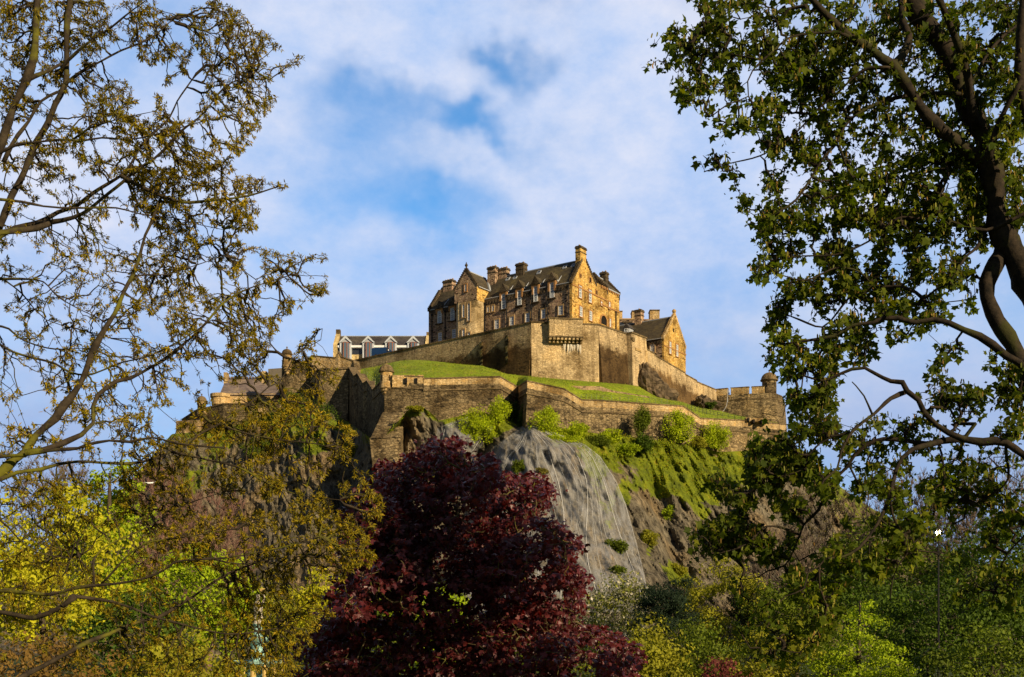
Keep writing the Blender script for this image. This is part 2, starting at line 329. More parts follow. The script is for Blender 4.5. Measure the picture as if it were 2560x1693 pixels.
def slate(name, c1, c2, c3, rows=0.28):
    m, nt, b = newmat(name); g = N(nt, 'ShaderNodeNewGeometry')
    mp = N(nt, 'ShaderNodeMapping'); mp.inputs['Scale'].default_value = (2.2, 2.2, 1/rows); L(nt, g, 'Position', mp, 0)
    v = N(nt, 'ShaderNodeTexVoronoi', i_Scale=1.0, i_Randomness=0.6); L(nt, mp, 0, v, 'Vector')
    r = ramp(nt, [(0.0, c1), (0.6, c2), (1.0, c3)]); sp = N(nt, 'ShaderNodeSeparateColor'); L(nt, v, 'Color', sp, 0); L(nt, sp, 0, r, 0)
    n = N(nt, 'ShaderNodeTexNoise', i_Scale=0.25, i_Detail=5.0, i_Roughness=0.6); L(nt, g, 'Position', n, 'Vector')
    r2 = ramp(nt, [(0.3, (.6, .6, .62)), (0.5, (1, 1, 1)), (0.7, (1.5, 1.45, 1.05))]); L(nt, n, 'Fac', r2, 0)
    mu = N(nt, 'ShaderNodeMixRGB', blend_type='MULTIPLY'); mu.inputs[0].default_value = 1; L(nt, r, 0, mu, 1); L(nt, r2, 0, mu, 2)
    L(nt, mu, 0, b, 'Base Color'); b.inputs['Roughness'].default_value = 0.75
    w = N(nt, 'ShaderNodeTexWave', bands_direction='Z', i_Scale=1/rows/6.28*1.0, i_Distortion=0.3); L(nt, g, 'Position', w, 'Vector')
    bp = N(nt, 'ShaderNodeBump', i_Strength=0.4, i_Distance=0.04); L(nt, w, 'Fac', bp, 'Height'); L(nt, bp, 0, b, 'Normal')
    return m
M['slate'] = slate('mossy slate', (.050, .040, .026), (.070, .056, .034), (.095, .078, .045))
M['slate2'] = slate('grey slate', (.045, .040, .040), (.065, .058, .058), (.085, .075, .072))
M['pantile'] = slate('stone tiles', (.13, .10, .095), (.17, .135, .125), (.22, .17, .15))
# ------------------------------------------------------------------ castle: heights below are metres above eye level
Lx, Ly = -0.8225, 0.5688; Gx, Gy = 0.5688, 0.8225     # the two wall directions shared by the old buildings
class Frame:
    def __init__(s, ox, oy): s.ox, s.oy = ox, oy
    def __call__(s, a, b, z): return (s.ox+Lx*a+Gx*b, s.oy+Ly*a+Gy*b, CZ+z)
    def s_at(s, px, t):
        k = (px-HX)/F; return ((s.ox+Gx*t)-k*(s.oy+Gy*t))/(-Lx+Ly*k)
    def t_at(s, px, a):
        k = (px-HX)/F; return (k*(s.oy+Ly*a)-(s.ox+Lx*a))/(Gx-Gy*k)
    def z_at(s, py, a, t): return (HY-py)/F*(s.oy+Ly*a+Gy*t)
class Front:     # frontal frame: a to the right, b away from the viewer
    def __init__(s, ox, oy, ang=0.0): s.ox, s.oy = ox, oy; s.c, s.s = math.cos(ang), math.sin(ang)
    def __call__(s, a, b, z): return (s.ox+s.c*a-s.s*b, s.oy+s.s*a+s.c*b, CZ+z)
Z1 = lambda x, y: (1040+x/3.387, 600+y/3.387)

def window(parent, fr, face, u0, u1, z0, z1, off, cols=3, rows=4, arched=False, surround='trim', name='window', out=-1, sw=0.22, glass='glass'):
    """sash window on a wall plane. face 's': wall runs along a at b=off; face 't': wall runs along b at a=off; out = outward sign"""
    if u0 > u1: u0, u1 = u1, u0
    def fx(u, d, z): return fr(u, off+out*d, z) if face == 's' else fr(off+out*d, u, z)
    def box(mb, a0, a1, d0, d1, c0, c1, m=0):
        mb.hexa([fx(a0, d0, c0), fx(a1, d0, c0), fx(a1, d1, c0), fx(a0, d1, c0), fx(a0, d0, c1), fx(a1, d0, c1), fx(a1, d1, c1), fx(a0, d1, c1)], m)
    f = MB(); w = 0.13
    box(f, u0, u0+w, .0, .09, z0, z1); box(f, u1-w, u1, .0, .09, z0, z1)
    box(f, u0+w, u1-w, .0, .09, z0, z0+w); box(f, u0+w, u1-w, .0, .09, z1-w, z1)
    zm = (z0+z1)/2; box(f, u0+w, u1-w, .0, .095, zm-.06, zm+.06)
    for i in range(1, cols): x = u0+(u1-u0)*i/cols; box(f, x-.035, x+.035, .0, .075, z0+w, z1-w)
    for j in range(1, rows):
        z = z0+(z1-z0)*j/rows
        if abs(z-zm) > .1: box(f, u0+w, u1-w, .0, .07, z-.03, z+.03)
    o = f.build(name, M['white'], parent)
    g = MB(); box(g, u0+.02, u1-.02, -.05, .03, z0+.02, z1-.02); g.build('pane', M[glass], o)
    if surround:
        s = MB(); box(s, u0-sw, u0, -.05, .17, z0-.12, z1+.28); box(s, u1, u1+sw, -.05, .17, z0-.12, z1+.28)
        box(s, u0, u1, -.05, .17, z1, z1+.28)
        box(s, u0-sw-.05, u1+sw+.05, -.05, .26, z0-.28, z0-.12)
        if arched: box(s, u0, u0+.18, .0, .16, z1-.25, z1); box(s, u1-.18, u1, .0, .16, z1-.25, z1)
        s.build('surround', M[surround], o)
    return o

def crow(mb, fr, axis, s0, s1, b_lo, b_hi, z_lo, z_hi, n, m=0, drop=0.9):
    """crow steps climbing from (b_lo,z_lo) to (b_hi,z_hi)"""
    for i in range(n):
        b0 = b_lo+(b_hi-b_lo)*i/n; b1 = b_lo+(b_hi-b_lo)*(i+1)/n; zt = z_lo+(z_hi-z_lo)*(i+1)/n+.12
        lo, hi = min(b0, b1), max(b0, b1)
        if axis == 't': mb.box(fr, s0, s1, lo, hi, zt-drop, zt, m)
        else: mb.box(fr, lo, hi, s0, s1, zt-drop, zt, m)

def chimney(parent, fr, a0, a1, b0, b1, z0, z1, pots=3, mat='hall', along='b'):
    c = MB(); c.box(fr, a0, a1, b0, b1, z0, z1-.55)
    c.box(fr, a0-.14, a1+.14, b0-.14, b1+.14, z1-.55, z1-.25, 1); c.box(fr, a0-.04, a1+.04, b0-.04, b1+.04, z1-.25, z1, 1)
    c.box(fr, a0-.08, a1+.08, b0-.08, b1+.08, z1-1.5, z1-1.32, 1)
    o = c.build('chimney', [M[mat], M['darkst']], parent)
    for i in range(pots):
        f = (i+.5)/pots
        a, b = ((a0+a1)/2, b0+(b1-b0)*f) if along == 'b' else (a0+(a1-a0)*f, (b0+b1)/2)
        x, y, z = fr(a, b, z1)
        p = MB(); p.rev((x, y), [(.15, z-.05), (.17, z+.25), (.20, z+.28), (.20, z+.38), (.12, z+.38), (.10, z)], 10); p.build('chimney_pot', M['pot'], o)
    return o

def corbels(mb, fr, face, u0, u1, off, z, out=-1, step=0.75, m=0):
    u = u0
    while u < u1-.3:
        if face == 's': mb.box(fr, u, u+.36, off+out*.30, off+.02, z-.55, z, m)
        else: mb.box(fr, off-.02 if out > 0 else off+out*.3, off+out*.30 if out > 0 else off+.02, u, u+.36, z-.55, z, m)
        u += step

# ---- the great hall
H = Frame(12.92, 250.0)
hall = thing('great_hall', 'long stone great hall with slate roof, crow-stepped gables and drum stair tower atop the rock', 'castle building', H(20, 4, 60.0))
EZ, RZ, SP = 75.3, 81.3, 10.0
TA, TB = 23.45, 29.75
S0, S1 = 0.0, 40.0
w = MB(); w.box(H, S0, S1, 0, SP, 58, EZ)
w.build('wall', M['hall'], hall)
# near gable and the golden west wall
g = MB(); g.prism(H, [(-.02, 58), (-.02, EZ+.4), (3.7, 80.6), (4.2, 81.6), (5.4, 81.9), (9.1, 78.6), (11.4, 76.7), (15.3, 76.2), (15.3, 58)], -.35, .25, axis='a')
g.box(H, -.33, 7.5, 10.0, 21.1, 58, 77.5)
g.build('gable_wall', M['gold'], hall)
g = MB(); g.prism(H, [(0, EZ-.2), (5, RZ+.6), (10, EZ-.2)], S1-.5, S1, axis='a'); g.build('gable_wall', M['hall'], hall)
r = MB()
th = .30
def slab(mb, fr, s0, s1, b0, z0, b1, z1, th=.3, m=0, axis='t'):
    if axis == 't': mb.hexa([fr(s0, b0, z0-th), fr(s1, b0, z0-th), fr(s1, b1, z1-th), fr(s0, b1, z1-th), fr(s0, b0, z0), fr(s1, b0, z0), fr(s1, b1, z1), fr(s0, b1, z1)], m)
    else: mb.hexa([fr(b0, s0, z0-th), fr(b0, s1, z0-th), fr(b1, s1, z1-th), fr(b1, s0, z1-th), fr(b0, s0, z0), fr(b0, s1, z0), fr(b1, s1, z1), fr(b1, s0, z1)], m)
slab(r, H, .25, S1-.5, .0, EZ-.1, 5, RZ); slab(r, H, .25, S1-.5, 10.0, EZ-.1, 5, RZ)
r.box(H, .25, S1-.5, 4.85, 5.15, RZ-.1, RZ+.14, 1)
DORM = ((724, 760, 458, 585), (859, 893, 427, 553), (996, 1031, 395, 524), (1134, 1171, 362, 490), (184, 217, 600, 705), (293, 327, 575, 682))
dsp = []
for q in DORM:
    a_, b_ = H.s_at(Z1(q[0], 0)[0], -.05), H.s_at(Z1(q[1], 0)[0], -.05); dsp.append((min(a_, b_)-.5, max(a_, b_)+.5))
dsp.sort()
eav = []; cur = .25
for a_, b_ in dsp:
    if a_ > cur: eav.append((cur, a_))
    cur = b_
    if b_ < TB and a_ > 18: pass
eav.append((cur, S1-.5))
eav = [(a_, min(b_, 23.4)) if a_ < 23.4 < b_ else (a_, b_) for a_, b_ in eav]
eav2 = []
for a_, b_ in eav: eav2.append((a_, b_))
for a_, b_ in eav2: r.box(H, a_, b_, -.22, -.02, EZ-.30, EZ-.14, 1)
# cross wing roof on the west side, its ridge running away from the viewer
slab(r, H, 15.55, 20.85, -.55, 77.5, 3.4, 81.2, axis='s'); slab(r, H, 15.55, 20.85, 7.6, 77.5, 3.4, 81.2, axis='s')
r.box(H, -.7, -.55, 15.5, 20.9, 77.15, 77.4, 1); r.box(H, 3.25, 3.55, 15.5, 20.9, 81.1, 81.32, 1)
r.box(H, .6, 7.4, 10.2, 15.2, 76.2, 76.45)
r.build('roof', [M['slate'], M['lead']], hall)
g = MB()
for t0, mat in ((15.25, 0), (20.85, 0)): g.prism(H, [(-.36, 76), (-.36, 77.7), (3.4, 81.7), (7.4, 77.7), (7.4, 76)], t0, t0+.5, m=mat)
g.build('gable_wall', M['darkst'], hall)  # shade of the wing gable put into its dark colour
def crowp(*a, **kw):
    cs = MB(); crow(cs, H, *a, **kw); cs.build('crow_steps', M['darkst'], hall)
crowp('t', -.42, .30, -.25, 4.3, EZ-.1, RZ+.1, 13); crowp('t', -.42, .30, 10.6, 5.8, 77.0, RZ+.3, 11)
crowp('t', S1-.55, S1+.1, -.35, 4.0, EZ-.1, RZ-.5, 13); crowp('t', S1-.55, S1+.1, 10.3, 6.0, EZ-.1, RZ-.2, 11)
for t0 in (15.2, 20.8): crowp('s', t0, t0+.6, -.5, 3.4, 77.4, 81.6, 10, drop=.7); crowp('s', t0, t0+.6, 7.5, 3.6, 77.4, 81.6, 10, drop=.7)
for a_, b_ in eav2:
    cc = MB(); cc.box(H, a_, b_, -.18, -.0, EZ-.95, EZ-.32); corbels(cc, H, 's', a_, b_, 0, EZ-.95, step=.8); cc.build('corbel_course', M['darkst'], hall)
cc = MB(); cc.box(H, -.5, -.33, 0, 15.2, EZ-.9, EZ-.6); cc.box(H, -.5, -.33, 12.0, 21.2, 73.0, 73.3); corbels(cc, H, 't', 12.5, 21.0, -.35, 77.4)
cc.build('string_course', M['orange'], hall)
# stair tower with its round lower corner
TA, TB = 23.45, 29.75
tw = MB()
def drum(r_, z0, z1, r2=None, n=12):
    def ring(rr, z):
        pts = [H(TB, 0.2, z), H(TB, -3+.8, z), H(TB-.25, -3+.25, z), H(TB-.9, -3, z)]
        c = (TA+rr, -3+rr)
        for i in range(n+1):
            a = math.pi/2*i/n; pts.append(H(c[0]-rr*math.sin(a), c[1]-rr*math.cos(a), z))
        pts.append(H(TA, 0.2, z)); return pts
    A = ring(r_, z0); B = ring(r2 if r2 else r_, z1); k = len(A)
    tw.mesh(A+B, [(i, (i+1) % k, k+(i+1) % k, k+i) for i in range(k)]+[tuple(range(k, 2*k))])
drum(2.75, 57, 72.9); drum(2.75, 72.9, 74.4, .25)
tw.build('stair_tower_drum', M['drum'], hall)
tw = MB(); tw.box(H, TA, TB+.15, -3.02, 2.0, 74.4, 77.8)
tw.prism(H, [(TA, 77.8), ((TA+TB)/2, 82.0), (TB+.15, 77.8)], -3.02, -2.6)
tw.build('stair_tower_wall', M['hall'], hall)
# west cheek of the tower: thin golden skin with the sunlight painted in
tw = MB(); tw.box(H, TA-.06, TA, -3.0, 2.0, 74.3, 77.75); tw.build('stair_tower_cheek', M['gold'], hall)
r = MB(); mid = (TA+TB)/2
slab(r, H, -2.6, 4.9, TA-.25, 77.6, mid, 81.7, axis='s'); slab(r, H, -2.6, 4.9, TB+.35, 77.6, mid, 81.7, axis='s')
r.box(H, mid-.12, mid+.12, -2.6, 4.9, 81.6, 81.8, 1); r.box(H, TA-.40, TA-.26, -2.6, 1.9, 77.3, 77.5, 1)
for k in range(12):     # lead valleys where the roofs meet
    f = k/12; a = TA-.28+f*3.1; zz = 77.75+f*4.0; b_ = (zz-EZ)/(RZ-EZ)*5.0
    if zz < RZ: r.box(H, a-.22, a+.22, b_-.7, b_-.15, zz-.25, zz+.02, 1)
r.build('roof', [M['slate'], M['lead']], hall)
cs = MB(); crow(cs, H, 's', -3.1, -2.5, TA-.15, mid-.1, 77.7, 82.0, 11, drop=.8); crow(cs, H, 's', -3.1, -2.5, TB+.3, mid+.1, 77.7, 82.0, 11, drop=.8)
x, y, z = H(mid, -2.8, 82.1); cs.rev((x, y), [(.22, z), (.16, z+.35), (.34, z+.6), (.36, z+.85), (.18, z+1.05), (.05, z+1.5), (0, z+1.5)], 10)
cs.build('crow_steps', M['darkst'], hall)
# chimneys
chimney(hall, H, -.38, .9, 3.4, 6.0, 79.6, 84.1, 2, 'gold')
chimney(hall, H, 15.4, 17.6, 4.2, 5.8, 80.0, 83.4, 2, 'darkst', 'a')
chimney(hall, H, 22.9, 25.1, 3.4, 5.0, 79.0, 83.7, 3, 'hall', 'a'); chimney(hall, H, 20.6, 22.7, 4.6, 6.2, 80.3, 83.3, 3, 'hall', 'a')
chimney(hall, H, 36.2, 39.0, 4.2, 5.8, 79.8, 83.1, 4, 'hall', 'a')
chimney(hall, H, 2.6, 4.2, 19.8, 21.2, 80.4, 83.0, 2, 'darkst', 'a')
chimney(hall, H, 31.0, 32.8, 6.5, 8.5, 80.4, 83.2, 3, 'hall', 'a')
# skylights
for q in ((1020, 1062, 250, 275), (820, 860, 305, 325), (760, 796, 315, 338), (1240, 1280, 198, 222), (1316, 1350, 180, 205)):
    px, py = Z1((q[0]+q[1])/2, (q[2]+q[3])/2)
    for it in range(20):
        t = 4.0; s = H.s_at(px, t); z = H.z_at(py, s, t); t = 4.0
    tt = 4.0; zz = EZ-.1+(tt+.35)/5.35*(RZ-EZ+.1)
    k = MB(); k.hexa([H(s+sx*.5, tt+sy*.35, zz+sy*.39+dz) for dz in (-.05, .16) for sx, sy in ((-1, -1), (1, -1), (1, 1), (-1, 1))], 0)
    k.hexa([H(s+sx*.34, tt+sy*.22, zz+sy*.25+dz) for dz in (.1, .18) for sx, sy in ((-1, -1), (1, -1), (1, 1), (-1, 1))], 1)
    k.build('skylight', [M['lead'], M['glassd']], hall)
# windows of the long front
def hwin(q, t=0.0, **kw):
    (p0, y0), (p1, y1) = Z1(q[0], q[2]), Z1(q[1], q[3]); s0, s1 = H.s_at(p0, t), H.s_at(p1, t); sm = (s0+s1)/2
    return window(hall, H, 's', s0, s1, H.z_at(y1, sm, t), H.z_at(y0, sm, t), t, **kw), s0, s1, H.z_at(y1, sm, t), H.z_at(y0, sm, t)
def dormer(s0, s1, zt):
    a0, a1 = min(s0, s1)-.45, max(s0, s1)+.45; m = (a0+a1)/2; d = MB()
    d.box(H, a0, min(s0, s1), -.30, 1.6, EZ-1.4, zt+.55, 1); d.box(H, max(s0, s1), a1, -.30, 1.6, EZ-1.4, zt+.55, 1)
    d.box(H, min(s0, s1), max(s0, s1), -.28, 1.6, zt, zt+.55, 1)
    d.prism(H, [(a0-.15, zt+.5), (m, zt+2.35), (a1+.15, zt+.5)], -.42, -.05, 0)
    d.box(H, a0-.2, a1+.2, -.46, -.04, zt+.42, zt+.6, 0)
    t_end = min(4.6, (zt+2.2-EZ)/(RZ-EZ)*5.2)
    d.hexa([H(a0-.2, -.05, zt+.40), H(m, -.05, zt+2.1), H(m, t_end, zt+2.1), H(a0-.2, t_end-1.4, zt+.40), H(a0-.2, -.05, zt+.62), H(m, -.05, zt+2.3), H(m, t_end, zt+2.3), H(a0-.2, t_end-1.4, zt+.62)], 2)
    d.hexa([H(a1+.2, -.05, zt+.40), H(m, -.05, zt+2.1), H(m, t_end, zt+2.1), H(a1+.2, t_end-1.4, zt+.40), H(a1+.2, -.05, zt+.62), H(m, -.05, zt+2.3), H(m, t_end, zt+2.3), H(a1+.2, t_end-1.4, zt+.62)], 2)
    d.box(H, a0+.02, a0+.14, 1.5, 2.6, EZ+.6, zt+.5, 3)
    d.hexa([H(a0-.26, -.0, zt+.25), H(a0-.06, -.0, zt+.25), H(a0-.06, 2.2, zt+.25), H(a0-.26, 2.2, zt+.25), H(a0-.26, -.0, zt+.45), H(a0-.06, 0, zt+.45), H(a0-.06, 2.2, zt+.45), H(a0-.26, 2.2, zt+.45)], 3)
    d.hexa([H(a0-.24, .3, EZ+.4), H(a0-.10, .3, EZ+.4), H(a0-.10, 2.0, EZ+2.1), H(a0-.24, 2.0, EZ+2.1), H(a0-.24, .3, EZ+.7), H(a0-.10, .3, EZ+.7), H(a0-.10, 2.0, EZ+2.4), H(a0-.24, 2.0, EZ+2.4)], 3)
    d.build('dormer', [M['darkst'], M['orange'], M['slate'], M['lead']], hall)  # pediment front in shadow: the shade is in its dark colour
for q in DORM:
    o, s0, s1, za, zb = hwin(q, -.05, cols=3, rows=6, surround=None); dormer(s0, s1, zb)
    k = MB(); k.box(H, min(s0, s1)-.5, max(s0, s1)+.5, -.45, -.02, za-.3, za-.08); k.build('window_sill', M['darkst'], hall)
for q in ((190, 222, 786, 856), (307, 340, 757, 831), (668, 704, 676, 752), (795, 830, 650, 723), (928, 963, 620, 695), (1063, 1097, 590, 665), (1208, 1246, 557, 634)): hwin(q)
for q in ((604, 620, 568, 610), (645, 662, 558, 603)): hwin(q, cols=2, rows=3)
for q in ((394, 413, 543, 655), (438, 458, 535, 682)): hwin(q, -3.0, cols=2, rows=6, arched=True)
for q in ((394, 414, 760, 823), (440, 460, 787, 840)): hwin(q, -3.0, cols=2, rows=4)
hwin((414, 430, 378, 435), -3.02, cols=2, rows=4, surround='orange')
# west gable windows
def gwin(q, **kw):
    (p0, y0), (p1, y1) = Z1(q[0], q[2]), Z1(q[1], q[3]); t0, t1 = H.t_at(p0, -.35), H.t_at(p1, -.35); tm = (t0+t1)/2
    return window(hall, H, 't', t0, t1, H.z_at(y1, -.35, tm), H.z_at(y0, -.35, tm), -.35, **kw)
for q in ((1376, 1400, 390, 490), (1460, 1484, 425, 528), (1382, 1406, 566, 648), (1464, 1488, 603, 683)): gwin(q, surround='orange')
for q in ((1562, 1574, 522, 553), (1629, 1642, 527, 582), (1635, 1648, 668, 735)): gwin(q, cols=2, rows=3, surround='orange')
def hole(q, fr=H, off=-.35, name='recess'):
    (p0, y0), (p1, y1) = Z1(q[0], q[2]), Z1(q[1], q[3]); t0, t1 = fr.t_at(p0, off), fr.t_at(p1, off); tm = (t0+t1)/2
    z0, z1 = fr.z_at(y1, off, tm), fr.z_at(y0, off, tm)
    k = MB(); k.box(fr, off-.03, off+.05, t0, t1, z0, z1, 0)
    k.box(fr, off-.16, off-.0, t0-.18, t0, z0-.1, z1+.2, 1); k.box(fr, off-.16, off, t1, t1+.18, z0-.1, z1+.2, 1); k.box(fr, off-.16, off, t0, t1, z1, z1+.2, 1)
    k.build(name, [M['dark'], M['orange']], hall)
for q in ((1386, 1396, 292, 318), (1466, 1480, 322, 358), (1520, 1532, 430, 458)): hole(q, name='vent_slit')
# arched doorway: a niche with a dark head
k = MB(); (p0, y0), (p1, y1) = Z1(1560, 632), Z1(1610, 725); t0, t1 = H.t_at(p0, -.35), H.t_at(p1, -.35); z0, z1 = H.z_at(y1, -.35, t0)-2, H.z_at(y0, -.35, t0); tm = (t0+t1)/2; rr = (t1-t0)/2
arc = [(tm+rr*math.cos(a*math.pi/10), z1-rr+rr*math.sin(a*math.pi/10)) for a in range(11)]
k.prism(H, [(t0, z1-rr-.6)]+arc[::-1]+[(t1, z1-rr-.6)], -.39, -.33, 0, axis='a')
for i in range(10):
    (a0, c0), (a1, c1) = arc[i], arc[i+1]; o0 = [(tm+(a0-tm)*1.22, z1-rr+(c0-z1+rr)*1.22), (tm+(a1-tm)*1.22, z1-rr+(c1-z1+rr)*1.22)]
    k.prism(H, [(a0, c0), (a1, c1), o0[1], o0[0]], -.6, -.33, 1, axis='a')
k.box(H, -.6, -.33, t0-.35, t0, z0, z1-rr, 1); k.box(H, -.6, -.33, t1, t1+.35, z0, z1-rr, 1)
k.build('archway', [M['dark'], M['orange']], hall)
for (zx, y0, y1) in ((135, 640, 880), (247, 610, 860), (350, 600, 830), (583, 545, 780), (768, 480, 745), (977, 440, 700), (1111, 405, 690), (1290, 395, 690)):
    px, ya = Z1(zx, y0); s = H.s_at(px, -.2); z1_ = H.z_at(ya, s, -.2); x, y, z = H(s, -.24, z1_)
    k = MB(); k.tube([(x, y, z), (x, y, z-9), (x, y, CZ+60)], .13, 8); k.box(H, s-.22, s+.22, -.42, -.03, z1_-.1, z1_+.35)
    for q in range(5): k.box(H, s-.2, s+.2, -.38, 0, z1_-1.5-q*2.3, z1_-1.35-q*2.3)
    k.build('downpipe', M['black'], hall)
px, ya = Z1(1693, 455); t = H.t_at(px, -.5); x, y, z = H(-.55, t, 73)
k = MB(); k.tube([(x, y, z), (x, y, z-6), (x, y, CZ+60)], .12, 8); k.build('downpipe', M['black'], hall)

# ---- smaller gabled house beyond the west wall
H2 = Frame(34.73, 262.0)
hs = thing('gabled_house', 'smaller gabled stone house with slate roof and two tall gable windows beyond the great hall', 'castle building', H2(6, 5, 55.0))
e2, r2 = 66.0, 72.0
w = MB(); w.box(H2, .1, 16, 0, 11.3, 50, e2); w.build('wall', M['hall'], hs)
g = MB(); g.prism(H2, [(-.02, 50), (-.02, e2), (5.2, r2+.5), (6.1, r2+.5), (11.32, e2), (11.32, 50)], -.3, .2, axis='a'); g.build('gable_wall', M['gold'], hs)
r = MB(); slab(r, H2, .2, 16, -.3, e2-.1, 5.65, r2); slab(r, H2, .2, 16, 11.6, e2-.1, 5.65, r2); r.box(H2, .2, 16, 5.5, 5.8, r2-.1, r2+.14, 1); r.box(H2, .2, 16, -.42, -.3, e2-.28, e2-.14, 1)
r.build('roof', [M['slate'], M['lead']], hs)
cs = MB(); crow(cs, H2, 't', -.36, .25, -.2, 5.2, e2-.1, r2+.2, 14); crow(cs, H2, 't', -.36, .25, 11.5, 6.1, e2-.1, r2+.2, 14)
x, y, z = H2(-.05, 5.65, r2+.2); cs.rev((x, y), [(.45, z-.2), (.45, z+.5), (.3, z+.6), (.48, z+.9), (.5, z+1.2), (.25, z+1.5), (0, z+1.55)], 10)
cs.build('crow_steps', M['par'], hs)
cc = MB(); cc.box(H2, .3, 12, -.2, 0, e2-.75, e2-.36); corbels(cc, H2, 's', .3, 12, 0, e2-.75); cc.build('corbel_course', M['darkst'], hs)
cc = MB(); cc.box(H2, -.42, -.28, 0, 11.4, e2-2.0, e2-1.75); cc.build('string_course', M['orange'], hs)
def w2(face, px0, px1, py0, py1, **kw):
    if face == 's': a, b = H2.s_at(px0, 0), H2.s_at(px1, 0); m = (a+b)/2; return window(hs, H2, 's', a, b, H2.z_at(py1, m, 0), H2.z_at(py0, m, 0), 0, **kw)
    a, b = H2.t_at(px0, -.3), H2.t_at(px1, -.3); m = (a+b)/2; return window(hs, H2, 't', a, b, H2.z_at(py1, -.3, m), H2.z_at(py0, -.3, m), -.3, **kw)
w2('s', 1626, 1637, 861, 881); w2('t', 1672.3, 1677.2, 855, 884, surround='orange', rows=5); w2('t', 1689.4, 1694.6, 862, 891, surround='orange', rows=5)
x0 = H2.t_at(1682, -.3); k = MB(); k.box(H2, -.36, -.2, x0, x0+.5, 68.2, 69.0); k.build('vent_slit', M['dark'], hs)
chimney(hs, H2, 8.4, 10.1, 5.0, 6.6, 69.5, 75.0, 1, 'hall')
d = MB()   # little lead dormer
d.box(H2, 9.4, 10.9, 1.0, 3.2, 68.2, 69.9, 0); d.prism(H2, [(9.2, 69.8), (10.15, 71.0), (11.1, 69.8)], .9, 3.6, 1); d.box(H2, 9.2, 11.1, .8, 1.1, 67.9, 68.25, 0)
do = d.build('dormer', [M['lead'], M['slate2']], hs)
window(hs, H2, 's', 9.65, 10.65, 68.35, 69.75, 1.0, cols=2, rows=3, surround=None)

# ---- flat-topped block with big stacks behind
bk = thing('rear_block', 'plain stone block with parapet and three broad square stacks rising behind the gabled house', 'castle building', P(1590, 900, 300))
B0 = Front(26.0, 300.0)
def bx(mb, px0, px1, py0, py1, D, dd, m=0):
    x0, x1 = (px0-HX)/F*D, (px1-HX)/F*D; z0, z1 = (HY-py1)/F*D, (HY-py0)/F*D
    mb.hexa([(x0, D, CZ+z0), (x1, D, CZ+z0), (x1, D+dd, CZ+z0), (x0, D+dd, CZ+z0), (x0, D, CZ+z1), (x1, D, CZ+z1), (x1, D+dd, CZ+z1), (x0, D+dd, CZ+z1)], m)
w = MB(); bx(w, 1545, 1640, 798, 960, 300, 12); w.build('wall', M['hall'], bk)
k = MB(); bx(k, 1545, 1600, 796, 799, 299.7, 12.5); bx(k, 1556, 1580, 803, 807, 299.6, .5, 1); k.build('parapet', [M['trim'], M['darkst']], bk)
for a, b, t_ in ((1541, 1556, 777), (1580, 1603, 776), (1625, 1649, 774)):
    k = MB(); bx(k, a, b, t_+2, 830, 301, 3); bx(k, a-.8, b+.8, t_, t_+2.2, 300.8, 3.4, 1); k.build('chimney', [M['par'], M['cope']], bk)
k = MB(); w_ = Front(0, 0)
x, y, z = P(1605, 830, 298)
k = MB(); bx(k, 1548, 1560, 806, 812, 299.9, .2); k.build('window', M['glassd'], bk)

# ------------------------------------------------------------------ walls
def subdiv(pts, step=6.0):
    out = [pts[0]]
    for a, b in zip(pts, pts[1:]):
        a = np.array(a, float); b = np.array(b, float); n = max(1, int(np.linalg.norm((b-a)[:2])/step))
        for i in range(1, n+1): out.append(tuple(a+(b-a)*i/n))
    return out
def normals2(pts, closed=False):
    A = np.array([(p[0], p[1]) for p in pts]); n = len(A); seg = []
    for i in range(n-1):
        d = A[i+1]-A[i]; d /= np.linalg.norm(d)+1e-9; seg.append((d[1], -d[0]))
    out = []
    for i in range(n):
        a = np.array(seg[max(0, i-1)]); b = np.array(seg[min(n-2, i)]); m = a+b; m /= np.linalg.norm(m)+1e-9
        c = max(.35, float(m@a)); out.append(m/c)
    return np.array(out)
def wall_run(name, pts, H_, mat, parent=None, batter=0.10, thick=1.2, rows=8, jitter=0.0, loc=None):
    """pts: world (x,y,ztop) left to right as seen; the face looks toward the viewer (right-hand normal)"""
    Q = subdiv(pts); nn = normals2(Q); v = []; f = []; bl = []
    n = len(Q)
    for j in range(rows+1):
        h = H_*j/rows
        for i, (x, y, z) in enumerate(Q):
            o = batter*h; v.append((x+nn[i][0]*o, y+nn[i][1]*o, z-h)); bl.append(h)
    for j in range(rows):
        for i in range(n-1): f.append((j*n+i, (j+1)*n+i, (j+1)*n+i+1, j*n+i+1))
    b = len(v)
    for i, (x, y, z) in enumerate(Q): v.append((x-nn[i][0]*thick, y-nn[i][1]*thick, z)); bl.append(0)
    for i, (x, y, z) in enumerate(Q): v.append((x-nn[i][0]*thick, y-nn[i][1]*thick, z-H_)); bl.append(H_)
    for i in range(n-1): f.append((i, i+1, b+i+1, b+i)); f.append((b+i, b+i+1, b+n+i+1, b+n+i))
    f.append((0, b, b+n, rows*n)); f.append((n-1, rows*n+n-1, b+n+n-1, b+n-1))
    return obj_np(name, v, [len(q) for q in f], [i for q in f for i in q], mat, parent, loc, attrs={'below': bl})
